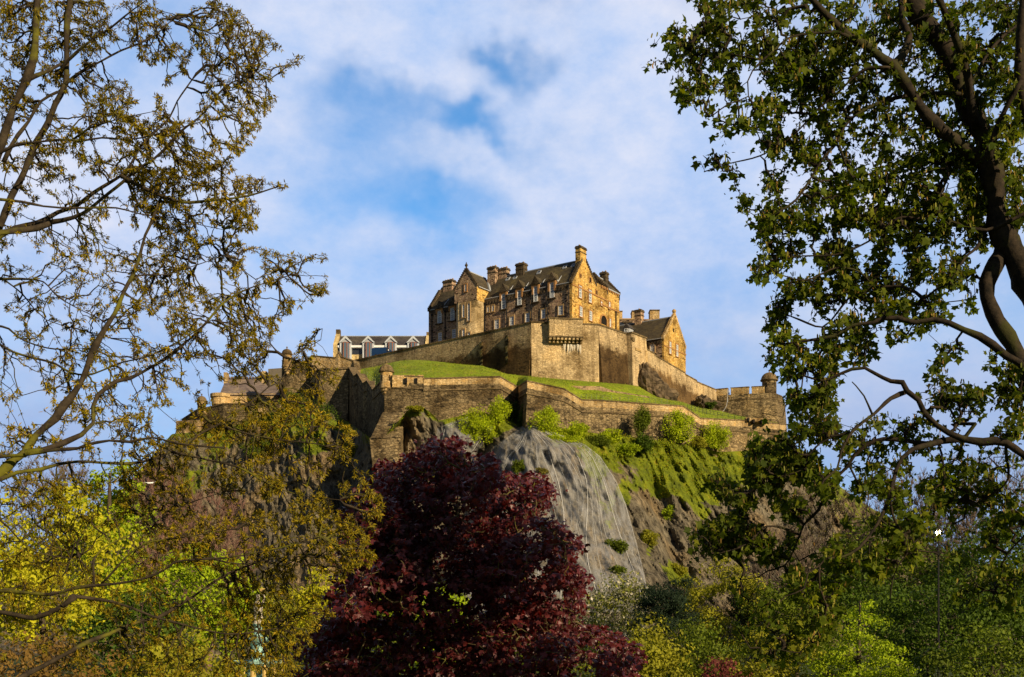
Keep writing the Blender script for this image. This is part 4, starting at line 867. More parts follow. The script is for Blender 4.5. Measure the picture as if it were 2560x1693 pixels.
# crag surface: column u (source pixels) and row v; gives a depth for every direction
RU = [-200, 100, 300, 430, 560, 700, 780, 870, 930, 960, 1019, 1057, 1077, 1097, 1168, 1209, 1300, 1330, 1400, 1500, 1600, 1700, 1800, 1850, 1950, 2000, 2060, 2130, 2210, 2320, 2500, 2700]
RT = [1520, 1380, 1230, 1085, 1075, 1025, 1008, 1055, 1098, 1095, 1026, 1018, 1032, 1052, 1036, 1030, 1064, 1066, 1070, 1085, 1095, 1110, 1130, 1128, 1120, 1128, 1185, 1240, 1290, 1360, 1430, 1470]
RD = [270, 266, 262, 262, 259, 252, 250, 242, 217, 214, 215, 216.5, 217, 217.5, 218, 218.5, 222, 213, 216, 218, 223, 228, 234, 236, 244, 256, 262, 266, 270, 280, 300, 320]
def rock_D(u, py, noise=True):
    u = np.asarray(u, float); py = np.asarray(py, float)
    top = np.interp(u, RU, RT); dt = np.interp(u, RU, RD)
    db = np.interp(u, [200, 700, 1000, 1300, 1600, 1900, 2200, 2700], [215, 190, 176, 168, 168, 176, 196, 240])
    pb = HY+(CZ+1)*F/db; v = np.clip((py-top)/(pb-top), 0, 1)
    h = 0.35*v+0.65*v**1.5*1.0
    dts = np.interp(u, [-200, 300, 560, 800, 1000, 1150, 1330, 1450, 1700, 1950, 2320, 2700], [270, 262, 256, 240, 222, 219, 216, 217, 227, 243, 280, 320])
    dt = dt+(dts-dt)*np.clip((py-top)/45, 0, 1)
    D = dt+(db-dt)*h
    c = np.interp(py, [1060, 1200, 1350, 1500], [1350, 1400, 1430, 1450]); wd = np.interp(py, [1060, 1120, 1300, 1500], [40, 130, 200, 230])
    net = np.exp(-((u-c)/wd)**4); D = D-net*7.5*np.clip((py-1062)/60, 0, 1)
    c2 = 1130; D = D-np.exp(-((u-c2)/50)**2)*4*np.clip((py-1040)/50, 0, 1)*np.clip((1330-py)/150, 0, 1)
    D = D+np.exp(-((u-1235+(py-1060)*.35)/28)**2)*4.5*np.clip((py-1075)/60, 0, 1)
    D = D-np.exp(-((u-1045)/38)**2)*3.5*np.clip((py-1010)/40, 0, 1)   # outcrop beside the sloping plinth
    D = D+6*np.exp(-((u-870)/35)**2)-np.exp(-((u-968)/58)**2)*8*np.clip((py-1130)/40, 0, 1)*np.clip((1420-py)/120, 0, 1)
    D = D+5*np.exp(-((u-1640-(py-1200)*.25)/26)**2)*np.clip((py-1150)/80, 0, 1)
    if noise:
        X = (u-HX)/F*D; Z = (HY-py)/F*D
        p = np.stack([X, D*.7, Z], -1)
        a = .62*np.pi; U1 = X*np.cos(a)+Z*np.sin(a); U2 = -X*np.sin(a)+Z*np.cos(a)
        st = np.stack([U1*.10, D*.10, U2*.42], -1)
        k = 1-.15*net
        fade = np.clip((py-top)/12, 0, 1)
        rid = 1-np.abs(fbm(st, 4, 5))*4
        D = D+fade*(fbm(p*.055, 4, 1)*9+ k*fbm(p*.16, 4, 2)*5 - k*rid*1.6 + k*fbm(st*2.4, 3, 9)*3.4 + k*np.abs(fbm(p*.33, 4, 8))*5 + fbm(p*.8, 3, 3)*(.25+k))
    return D
us = np.arange(-200, 2700, 4.0); nv = 230
U, V = np.meshgrid(us, np.linspace(0, 1, nv)); top = np.interp(us, RU, RT)
db = np.interp(us, [200, 700, 1000, 1300, 1600, 1900, 2200, 2700], [215, 190, 176, 168, 168, 176, 196, 240]); pbt = HY+(CZ+1)*F/db
PY = top[None, :]+(pbt-top)[None, :]*V
DD = rock_D(U, PY)
X = (U-HX)/F*DD; Z = CZ+(HY-PY)/F*DD
rv = np.stack([X, DD, Z], -1)
# top row folds back under the walls
back = rv[0].copy(); back[:, 1] += 14; back[:, 0] *= (back[:, 1])/(back[:, 1]-14); rv = np.concatenate([back[None], rv], 0)
def vegmask(U_, PY_, X_, D_, Z_):
    t = np.interp(U_, RU, RT); h = PY_-t
    p = np.stack([X_, D_, Z_], -1)
    n = fbm(p*.07, 5, 21)*2.4+fbm(p*.3, 3, 22)*.9
    g = np.interp(U_, [300, 700, 900, 960, 1100, 1180, 1330, 1480, 1560, 1640, 1800, 1950, 2100, 2300], [.5, .55, .1, -.2, .0, .55, .45, .95, 1.0, 1.0, .75, .35, .25, .5])
    fall = np.interp(U_, [300, 900, 1000, 1330, 1480, 1560, 1700, 1900, 2300], [130, 150, 70, 35, 90, 150, 190, 110, 90])
    c = np.interp(PY_, [1060, 1200, 1350, 1500], [1350, 1400, 1430, 1450]); wd = np.interp(PY_, [1060, 1120, 1300, 1500], [40, 125, 180, 200])
    net = np.exp(-((U_-c)/wd)**4)
    m = g*1.15-np.maximum(0, h)/fall*.85+n-.30*net+.05+.5*net*fbm(np.stack([X_*.35, D_*.1, Z_*.08], -1), 4, 25)*2
    m = m-.75*np.exp(-((U_-(1600+(PY_-1250)*.35))/55)**2)*np.clip((PY_-1215)/40, 0, 1)*np.clip((1420-PY_)/60, 0, 1)-.9*np.exp(-((U_-1560)/30)**2-((PY_-1185)/30)**2)-.8*np.exp(-((U_-1700)/40)**2-((PY_-1180)/22)**2)-.8*np.exp(-((U_-1690)/70)**2-((PY_-1290)/50)**2)
    # grassy ramp left of the net
    m = m+1.1*np.exp(-((U_-(1215-(PY_-1110)*.9))/30)**2)*(np.abs(PY_-1130) < 85)
    m = m+.7*np.exp(-((U_-1690)/60)**2-((PY_-1440)/50)**2)+.8*np.exp(-((U_-1620)/25)**2-((PY_-1350)/60)**2)+.5*np.exp(-((U_-1560)/20)**2-((PY_-1230)/40)**2)
    return np.clip(m*1.6, 0, 1)
veg = vegmask(U, PY, X, DD, Z); veg = np.concatenate([np.ones((1, len(us))), veg], 0)
nr, ncol = rv.shape[:2]
i = np.arange(nr-1)[:, None]*ncol; j = np.arange(ncol-1)[None, :]
q = np.stack([i+j, i+ncol+j, i+ncol+j+1, i+j+1], -1).reshape(-1, 4)
m, nt, b = newmat('basalt crag'); g = N(nt, 'ShaderNodeNewGeometry')
mp = N(nt, 'ShaderNodeMapping'); mp.inputs['Rotation'].default_value = (0, math.radians(-32), 0); mp.inputs['Scale'].default_value = (1.0, .8, .30); L(nt, g, 'Position', mp, 0)
n = N(nt, 'ShaderNodeTexNoise', i_Scale=0.9, i_Detail=8.0, i_Roughness=0.72, i_Distortion=.6); L(nt, mp, 0, n, 'Vector')
r = ramp(nt, [(0.32, (.030, .026, .018)), (0.44, (.10, .085, .060)), (0.56, (.21, .18, .125)), (0.70, (.34, .29, .21))]); L(nt, n, 'Fac', r, 0)
nb = N(nt, 'ShaderNodeTexNoise', i_Scale=0.07, i_Detail=4.0); L(nt, g, 'Position', nb, 'Vector')
rb = ramp(nt, [(0.35, (.70, .68, .70)), (0.5, (1, 1, 1)), (0.65, (1.25, 1.05, .80))]); L(nt, nb, 'Fac', rb, 0)
mu = N(nt, 'ShaderNodeMixRGB', blend_type='MULTIPLY'); mu.inputs[0].default_value = 1; L(nt, r, 0, mu, 1); L(nt, rb, 0, mu, 2)
at = N(nt, 'ShaderNodeAttribute', attribute_name='veg'); nf = N(nt, 'ShaderNodeTexNoise', i_Scale=0.7, i_Detail=6.0, i_Roughness=.75); L(nt, g, 'Position', nf, 'Vector')
a = N(nt, 'ShaderNodeMath', operation='MULTIPLY_ADD'); L(nt, nf, 'Fac', a, 0); a.inputs[1].default_value = 1.5; L(nt, at, 'Fac', a, 2)
mr = N(nt, 'ShaderNodeMapRange'); L(nt, a, 0, mr, 0)
for k_, v_ in ((1, 1.12), (2, 1.32), (3, 0), (4, 1)): mr.inputs[k_].default_value = v_
ng = N(nt, 'ShaderNodeTexNoise', i_Scale=0.35, i_Detail=6.0, i_Roughness=.7); L(nt, g, 'Position', ng, 'Vector')
rg = ramp(nt, [(0.30, (.05, .065, .008)), (0.45, (.13, .165, .010)), (0.60, (.215, .25, .012)), (0.72, (.32, .21, .02))]); L(nt, ng, 'Fac', rg, 0)
mg = N(nt, 'ShaderNodeMixRGB'); L(nt, mr, 0, mg, 0); L(nt, mu, 0, mg, 1); L(nt, rg, 0, mg, 2); L(nt, mg, 0, b, 'Base Color')
bp = N(nt, 'ShaderNodeBump', i_Strength=1.0, i_Distance=0.9); L(nt, n, 'Fac', bp, 'Height')
b2 = N(nt, 'ShaderNodeBump', i_Strength=.7, i_Distance=0.4); L(nt, nf, 'Fac', b2, 'Height'); L(nt, bp, 0, b2, 'Normal'); L(nt, b2, 0, b, 'Normal')
M['rock'] = m
rock = obj_np('rock_hill', rv.reshape(-1, 3), np.full(len(q), 4), q.ravel(), m, None, (0, 0, 0), smooth=False, attrs={'veg': veg.ravel()}); tag(rock, kind='structure')
# courtyard plateau inside the walls
def plate(name, pts, z, mat, zb):
    v = [(x, y, z) for x, y in pts]+[(x, y, zb) for x, y in pts]; n = len(pts)
    f = [tuple(range(n))]+[(i, n+i, n+(i+1) % n, (i+1) % n) for i in range(n)]
    o = obj_np(name, v, [len(x) for x in f], [i for x in f for i in x], mat, None, (0, 0, 0)); return tag(o, kind='structure')
M['yard'] = plain('courtyard gravel', (.20, .17, .13))
plate('courtyard_ground', [(-38, 273.6), (4.3, 239.6), (18.4, 241), (26, 250), (28.6, 254), (62, 330), (-62, 330), (-60, 280)], CZ+62.75, M['yard'], CZ+50)
plate('battery_ground', [(29, 255), (40, 268), (50, 283), (66, 282), (68, 300), (30, 300)], CZ+56.2, M['yard'], CZ+45)
# grass bank between the outer wall and the upper works
lowX = [880]+[t[0] for t in T if t[0] > 960]
lp = {x: (y, d) for x, y, d in [(t[0], t[1], t[2]) for t in T]}
LU = [868, 885.7, 894, 908, 918, 932.5, 951.7, 985, 1058, 1249, 1294.7, 1318.8, 1408.6, 1454, 1500, 1708, 1750.8, 1868, 1912, 1945]
LD = [257.5, 250.5, 249, 243, 241, 234.5, 228, 223.2, 222.4, 223, 230.2, 217.2, 220.5, 223, 224, 233, 235, 240, 243, 247]
LY = [921, 941, 938, 960, 956, 978, 962, 946, 947.5, 947, 972.5, 958, 977, 1004, 1006, 1020.5, 1050, 1056, 1060, 1063]
UU = [868, 890, 950, 1000, 1040, 1084, 1128, 1205, 1235, 1260, 1328, 1496, 1565, 1597, 1640, 1680, 1790, 1803, 1868, 1912, 1945]
UY = [916, 926, 914, 902.5, 900.5, 904, 909, 915, 925, 934, 942, 956, 961, 966, 992, 1003, 1030, 1032, 1049, 1056, 1062]
UD = [266, 270, 265.5, 262, 259, 255.5, 252, 246, 243.8, 241.6, 235.6, 237.2, 244, 248, 253, 257, 279, 279, 276.5, 275.5, 276]
uc = np.arange(868, 1946, 3.0); nrw = 26
ly, ld, uy, ud = np.interp(uc, LU, LY), np.interp(uc, LU, LD), np.interp(uc, UU, UY), np.interp(uc, UU, UD)
t = np.linspace(0, 1, nrw)[:, None]
zl = (HY-ly)/F*ld-.25; zu = (HY-uy)/F*ud; D = ld+(ud-ld)*t; zz = zl+(zu-zl)*(t+.10*np.sin(t*math.pi))
XX = (uc-HX)/F*D; pp = np.stack([XX, D, zz], -1); zz = zz+(fbm(pp*.12, 4, 31)*1.0+fbm(pp*.6, 3, 32)*.25)*np.sin(t*math.pi)**.5
# a further strip runs on under the walls
Dn = ud+3; gvx = np.concatenate([np.stack([XX, D, zz+CZ], -1), np.stack([(uc-HX)/F*Dn, Dn, zu+CZ+.5], -1)[None]], 0)
n0, n1_ = gvx.shape[:2]; i = np.arange(n0-1)[:, None]*n1_; j = np.arange(n1_-1)[None, :]
q = np.stack([i+j, i+j+1, i+n1_+j+1, i+n1_+j], -1).reshape(-1, 4)
o = obj_np('grass_terrace', gvx.reshape(-1, 3), np.full(len(q), 4), q.ravel(), M['bank'], None, (0, 0, 0), smooth=True); tag(o, kind='structure')
def bank_z(px, D_):
    lD, uD = np.interp(px, LU, LD), np.interp(px, UU, UD); a = (HY-np.interp(px, LU, LY))/F*lD; b_ = (HY-np.interp(px, UU, UY))/F*uD
    t_ = np.clip((D_-lD)/(uD-lD), 0, 1); return CZ+a-.25+(b_-a)*(t_+.10*np.sin(t_*math.pi))
# low earth revetment on the bank
k = MB(); ps = [(1398, 968.5, 229), (1440, 967.5, 229.5), (1500, 968.5, 231), (1531, 979, 232), (1597, 990, 235.5), (1622, 994, 238)]
W3 = [P(*a) for a in ps]; M['earth'] = stone('pale earth and stones', [(.30, .21, .11), (.38, .28, .16), (.25, .19, .10)], .5, moss=.1)
wl_ = [(x, y-1.0, min(z, bank_z(a[0], y)+.9)) for (x, y, z), a in zip(W3, ps)]
o = wall_run('retaining_wall', wl_, 2.2, M['earth'], None, batter=.3, thick=1.2, rows=2, loc=W3[0])
tag(o, 'low pale earth and stone revetment crossing the grass bank below the bastion', 'retaining wall')
# rock outcrop under the pier
def boulder(mb, c, r, seed, m=0, n=14):
    pts = []; 
    for a in range(n+1):
        for b_ in range(2*n):
            th_, ph = math.pi*a/n, math.pi*b_/n; pts.append((math.sin(th_)*math.cos(ph), math.sin(th_)*math.sin(ph), math.cos(th_)))
    pts = np.array(pts); nz = 1+fbm(pts*1.6+seed, 4, seed)*1.3+fbm(pts*4+seed, 3, seed)*.5; pts = pts*nz[:, None]*np.array(r)+np.array(c)
    mb.mesh(pts.tolist(), [(a*2*n+b_, a*2*n+(b_+1) % (2*n), (a+1)*2*n+(b_+1) % (2*n), (a+1)*2*n+b_) for a in range(n) for b_ in range(2*n)], m)
M['basalt'] = stone('dark basalt', [(.06, .045, .03), (.11, .08, .05), (.15, .11, .07)], 1.6, dark=.4, dark_at=.42, moss=.05)
k = MB()
for s_, (a, b_, c, r_) in enumerate(((1612, 958, 249, (2.2, 2, 4.6)), (1626, 972, 249.5, (2.6, 2, 4.0)), (1645, 985, 252, (2.8, 2, 3.2)), (1665, 997, 254, (2.8, 2, 2.3)))): boulder(k, P(a, b_, c), r_, s_+3)
tag(k.build('rock_outcrop', M['basalt'], None, P(1635, 1000, 250)), 'dark jagged rock outcrop between the square pier and the grass bank', 'rock')
k = MB()
for s_, (a, b_, c, r_) in enumerate(((1755, 1008, 268, (2.2, 1.6, 2.0)), (1775, 1018, 270, (3.0, 1.6, 1.6)))): boulder(k, P(a, b_, c), r_, s_+30)
tag(k.build('rock_outcrop', M['basalt'], None, P(1760, 1020, 268)), 'smaller dark outcrop at the foot of the descending wall near the battery', 'rock')
# iron railings along the bank
M['rail'] = plain('painted rail', (.16, .20, .07), .6); M['rail2'] = plain('dark rail', (.03, .035, .02), .6)
def railing(label, pts, hgt, mat, n):
    o = thing('railing', label, 'railing', P(pts[0][0], pts[0][1], pts[0][2]), 'iron railings on the grass bank')
    us_ = np.linspace(0, 1, n); arr = np.array(pts); tt_ = np.linspace(0, 1, len(pts)); Q = []
    for u_ in us_:
        px, py, D_ = (np.interp(u_, tt_, arr[:, i]) for i in range(3)); x, y, z = P(px, py, D_); Q.append((x, y, z))
    for x, y, z in Q: k = MB(); k.tube([(x, y, z-.6), (x, y, z+hgt)], .05, 4); k.build('post', mat, o)
    for f in (.35, .68, 1.0): k = MB(); k.tube([(x, y, z+hgt*f) for x, y, z in Q], .028, 4); k.build('rail', mat, o)
railing('pale green iron railing above the middle of the outer wall parapet', [(1440, 1003, 224.5), (1500, 1003.5, 225.5), (1600, 1009, 229), (1668, 1014, 233)], 1.25, M['rail'], 15)
railing('dark iron railing sloping down the bank towards the battery', [(1719, 1026, 241), (1760, 1036, 245), (1800, 1046, 248), (1868, 1056, 246)], 1.15, M['rail2'], 14)
railing('short pale railing beside the zigzag wall steps', [(910, 938, 250), (925, 952, 243), (938, 962, 236)], 1.3, M['rail'], 5)

# ---- rockfall netting
m, nt, b = newmat('steel netting'); g = N(nt, 'ShaderNodeNewGeometry')
mp = N(nt, 'ShaderNodeMapping'); mp.inputs['Scale'].default_value = (1.0, .3, .10); mp.inputs['Rotation'].default_value = (0, math.radians(-14), 0); L(nt, g, 'Position', mp, 0)
n = N(nt, 'ShaderNodeTexNoise', i_Scale=0.9, i_Detail=6.0, i_Roughness=.7); L(nt, mp, 0, n, 'Vector')
mr = N(nt, 'ShaderNodeMapRange'); L(nt, n, 'Fac', mr, 0)
for k_, v_ in ((1, .38), (2, .66), (3, .08), (4, .46)): mr.inputs[k_].default_value = v_
b.inputs['Base Color'].default_value = (.42, .43, .46, 1); b.inputs['Roughness'].default_value = .6; b.inputs['Metallic'].default_value = 0.0
L(nt, mr, 0, b, 'Alpha'); M['net'] = m
M['cable'] = plain('steel cable', (.55, .55, .55), .5)
def net(label, pyr, ul, ur, off, cables, nn_=60):
    py = np.linspace(pyr[0], pyr[-1], 90); a = np.interp(py, pyr, ul); c = np.interp(py, pyr, ur); f = np.linspace(0, 1, nn_)
    Ug = a[:, None]+(c-a)[:, None]*f[None, :]; Pg = np.repeat(py[:, None], nn_, 1)
    Dg = rock_D(Ug, Pg)
    for _ in range(1):     # drape: pulled tight over the high points
        s = Dg.copy(); s[1:-1, 1:-1] = (Dg[:-2, 1:-1]+Dg[2:, 1:-1]+Dg[1:-1, :-2]+Dg[1:-1, 2:]+4*Dg[1:-1, 1:-1])/8; Dg = np.minimum(Dg, s)
    Dg = Dg-off
    v = np.stack([(Ug-HX)/F*Dg, Dg, CZ+(HY-Pg)/F*Dg], -1); r_, c_ = v.shape[:2]
    i = np.arange(r_-1)[:, None]*c_; j = np.arange(c_-1)[None, :]; q = np.stack([i+j, i+c_+j, i+c_+j+1, i+j+1], -1).reshape(-1, 4)
    o = obj_np('rockfall_net', v.reshape(-1, 3), np.full(len(q), 4), q.ravel(), M['net'], None, tuple(v[-1, nn_//2]), smooth=True)
    tag(o, label, 'netting', 'nets over the crag')
    for ff, r0, wob in cables:
        k = MB(); pts = []
        for i_, p_ in enumerate(py[:-1:3]):
            u_ = np.interp(p_, pyr, ul)+(np.interp(p_, pyr, ur)-np.interp(p_, pyr, ul))*(ff+wob*math.sin(p_*.012+ff*9)); jj = min(89, i_*3); kk = int(np.clip((u_-a[jj])/(c[jj]-a[jj]+1e-6)*(nn_-1), 0, nn_-1))
            D_ = Dg[jj, kk]-.12; pts.append(((u_-HX)/F*D_, D_, CZ+(HY-p_)/F*D_))
        k.tube(pts, r0, 4); k.build('cable', M['cable'], o)
net('broad grey steel net draped over the bulging rock face right of the copper maple', [1066, 1085, 1110, 1140, 1200, 1260, 1350, 1430, 1490, 1530], [1300, 1280, 1245, 1205, 1180, 1165, 1150, 1140, 1135, 1130], [1335, 1395, 1460, 1500, 1540, 1565, 1590, 1610, 1622, 1624], .35,
    [(.22, .02, .05), (.37, .022, .07), (.50, .016, .06), (.575, .05, .03), (.61, .018, .045), (.66, .02, .09), (.76, .05, .05), (.79, .018, .02), (.88, .022, .05), (.935, .04, .03), (.995, .02, 0), (.28, .012, .09), (.42, .012, .02), (.47, .010, .08), (.54, .012, .06), (.70, .012, .07), (.82, .012, .06), (.84, .012, .03), (.905, .012, .05), (.96, .012, .04)]+[(.15+.82*((i*0.618) % 1), .009+.006*(i % 3), .03+.08*((i*.37) % 1)) for i in range(6)])
net('smaller pale net over the rock spur under the outer wall, above the copper maple', [1040, 1052, 1068, 1100, 1150, 1230], [1175, 1140, 1094, 1088, 1086, 1080], [1206, 1222, 1232, 1215, 1180, 1120], .35, [(.12, .03, .02), (.5, .02, .05), (.85, .025, .03)])
# ------------------------------------------------------------------ trees
def inpoly(pt, poly):
    x, y = pt[:, 0], pt[:, 1]; r = np.zeros(len(pt), bool); n = len(poly)
    for i in range(n):
        x0, y0 = poly[i]; x1, y1 = poly[(i+1) % n]
        c = (y0 > y) != (y1 > y); r ^= c & (x < (x1-x0)*(y-y0)/((y1-y0) or 1e-9)+x0)
    return r
def sample(poly, n, rng, gap=None, seed=0, gs=45.0):
    a = np.array(poly, float); lo, hi = a.min(0), a.max(0); out = []; c = 0
    while c < n:
        q = lo+(hi-lo)*rng.random((n*3, 2)); q = q[inpoly(q, poly)]
        if gap is not None:
            v = fbm(np.stack([q[:, 0]/gs, q[:, 1]/gs, np.full(len(q), 3.3)], -1), 3, seed); q = q[v > gap+(rng.random(len(q))-.5)*.08]
        out.append(q); c += len(q)
    return np.concatenate(out)[:n]
def catmull(pts, step):
    P_ = np.array(pts, float); 
    if len(P_) < 3:
        n = max(2, int(np.linalg.norm(P_[-1, :3]-P_[0, :3])/step)); t = np.linspace(0, 1, n)[:, None]; return P_[0]*(1-t)+P_[-1]*t
    Q = np.vstack([2*P_[0]-P_[1], P_, 2*P_[-1]-P_[-2]]); out = []
    for i in range(1, len(Q)-2):
        n = max(1, int(np.linalg.norm(Q[i+1, :3]-Q[i, :3])/step)); t = np.arange(n)[:, None]/n
        a, b, c, d = Q[i-1], Q[i], Q[i+1], Q[i+2]
        out.append(.5*((2*b)+(-a+c)*t+(2*a-5*b+4*c-d)*t*t+(-a+3*b-3*c+d)*t**3))
    out.append(P_[-1:]); return np.vstack(out)
def grow(limbs, A, rng, bf=.35, r_tip=.006, wig=.10, pw=.48, sub=3, rmax=.05, free=0.0):
    """limbs: arrays (n,4) x,y,z,r. Each attractor is joined to the cheapest node so far, like a real branching crown."""
    NP = np.concatenate([l[:, :3] for l in limbs]); nb = len(NP); LR = np.concatenate([l[:, 3] for l in limbs])
    n = len(A); cap = nb+n*sub; pos = np.zeros((cap, 3)); pos[:nb] = NP; par = np.full(cap, -1); pl = np.zeros(cap); cnt = np.zeros(cap)
    cost = np.full(n, 1e9); who = np.zeros(n, int)
    for s in range(0, n, 500):
        d = np.linalg.norm(A[s:s+500, None, :]-NP[None], axis=2)+free*LR.max()*0; k = d.argmin(1); cost[s:s+500] = d[np.arange(len(k)), k]; who[s:s+500] = k
    m = nb; done = np.zeros(n, bool); tips = np.zeros(n, int)
    for _ in range(n):
        i = int(np.argmin(cost)); p = who[i]; a, b = pos[p], A[i]; ln = np.linalg.norm(b-a); pr = p; done[i] = True; cost[i] = 1e18
        for j in range(1, sub+1):
            f = j/sub; q = a+(b-a)*f
            if j < sub: q = q+rng.normal(size=3)*ln*wig*(1.0 if f < 1 else 0)+np.array([0, 0, ln*wig*.35])
            pos[m] = q; par[m] = pr; pl[m] = pl[pr]+ln/sub; pr = m
            d = np.linalg.norm(A-q, axis=1)+bf*pl[m]; u = (d < cost) & ~done; cost[u] = d[u]; who[u] = m; m += 1
        tips[i] = m-1
    cnt[tips] = 1
    for k in range(m-1, nb-1, -1):
        if par[k] >= nb: cnt[par[k]] += cnt[k]
    ch = np.arange(nb, m); c = np.maximum(cnt[ch], 1); rad = np.minimum(r_tip*c**pw, rmax)
    pr = par[ch]; rp = np.where(pr >= nb, np.minimum(r_tip*np.maximum(cnt[np.minimum(pr, m-1)], 1)**pw, rmax), np.minimum(rad*1.15, LR[np.minimum(pr, nb-1)]))
    rp = np.minimum(rp, rad*1.6)
    dirs = pos[ch]-pos[pr]; D = np.zeros((m, 3)); D[ch] = dirs/(np.linalg.norm(dirs, axis=1)[:, None]+1e-9)
    return dict(seg=(pos[pr], pos[ch], rp, rad), tips=pos[tips], tdir=D[tips], mids=pos[nb:m], mdir=D[nb:m], cnt=cnt[nb:m])
LEAF = {
 'maple': np.array([(0, 0, 0), (.30, .02, -.02), (.27, .25, .0), (.62, .46, -.12), (.27, .58, -.05), (.0, 1.0, -.22), (-.27, .58, -.05), (-.62, .46, -.12), (-.27, .25, 0), (-.30, .02, -.02)]),
 'lance': np.array([(0, 0, 0), (.16, .45, .03), (0, 1, -.12), (-.16, .45, .03)]),
 'oval': np.array([(0, 0, 0), (.34, .5, .06), (0, 1, -.08), (-.34, .5, .06)]),
 'needle': np.array([(0, 0, 0), (.09, .5, 0), (0, 1, 0), (-.09, .5, 0)]),
 'catkin': np.array([(0, 0, 0), (.13, -.0, .2), (.13, 0, .8), (0, 0, 1), (-.13, 0, .8), (-.13, 0, .2)])}
def leaves(kind, pos, fwd, nrm, size):
    T_ = LEAF[kind]; f = fwd/(np.linalg.norm(fwd, axis=1)[:, None]+1e-9); s = np.cross(f, nrm); s /= np.linalg.norm(s, axis=1)[:, None]+1e-9; n = np.cross(s, f)
    v = pos[:, None, :]+size[:, None, None]*(T_[None, :, 0:1]*s[:, None, :]+T_[None, :, 1:2]*f[:, None, :]+T_[None, :, 2:3]*n[:, None, :])
    k = len(T_); m = len(pos); return v.reshape(-1, 3), np.full(m, k), np.arange(m*k)
def limbs_from(spec, D0, spread, step=.12):
    """spec: list of (depth offset start, depth offset end, d0, d1, [(px,py)...]) -> smooth centrelines in metres"""
    out = []
    for o0, o1, w0, w1, pts in spec:
        n = len(pts); L_ = np.array([0]+list(np.cumsum([math.dist(a, b) for a, b in zip(pts, pts[1:])]))); L_ /= L_[-1]
        q = []
        for (px, py), f in zip(pts, L_):
            D_ = D0+(o0+(o1-o0)*f)*spread; w = (w0+(w1-w0)*f**.8)/2/F*D_; q.append((*P(px, py, D_), w))
        out.append(catmull(q, step))
    return out
def bark_mesh(name, parent, limbs, g, mat, nl=9, nt_=4):
    parts = []
    for l in limbs:
        rn = 1+.12*np.sin(np.arange(len(l))*.9)+.06*np.sin(np.arange(len(l))*2.3); v_, s_, i_ = tube_np(l[:, :3], l[:, 3]*rn, nl)
        c_ = np.repeat(l[:, :3], nl, 0); fq = .55/max(.03, float(l[:, 3].mean())); v_ = c_+(v_-c_)*(1+.55*fbm(v_*fq*.8, 3, 61)+.5*fbm(v_*fq*.25, 2, 62))[:, None]; parts.append((v_, s_, i_))
    if g is not None: parts.append(edges_np(*g['seg'], n=nt_))
    v, s, i = merge(parts); return obj_np(name, v, s, i, mat, parent, smooth=True)

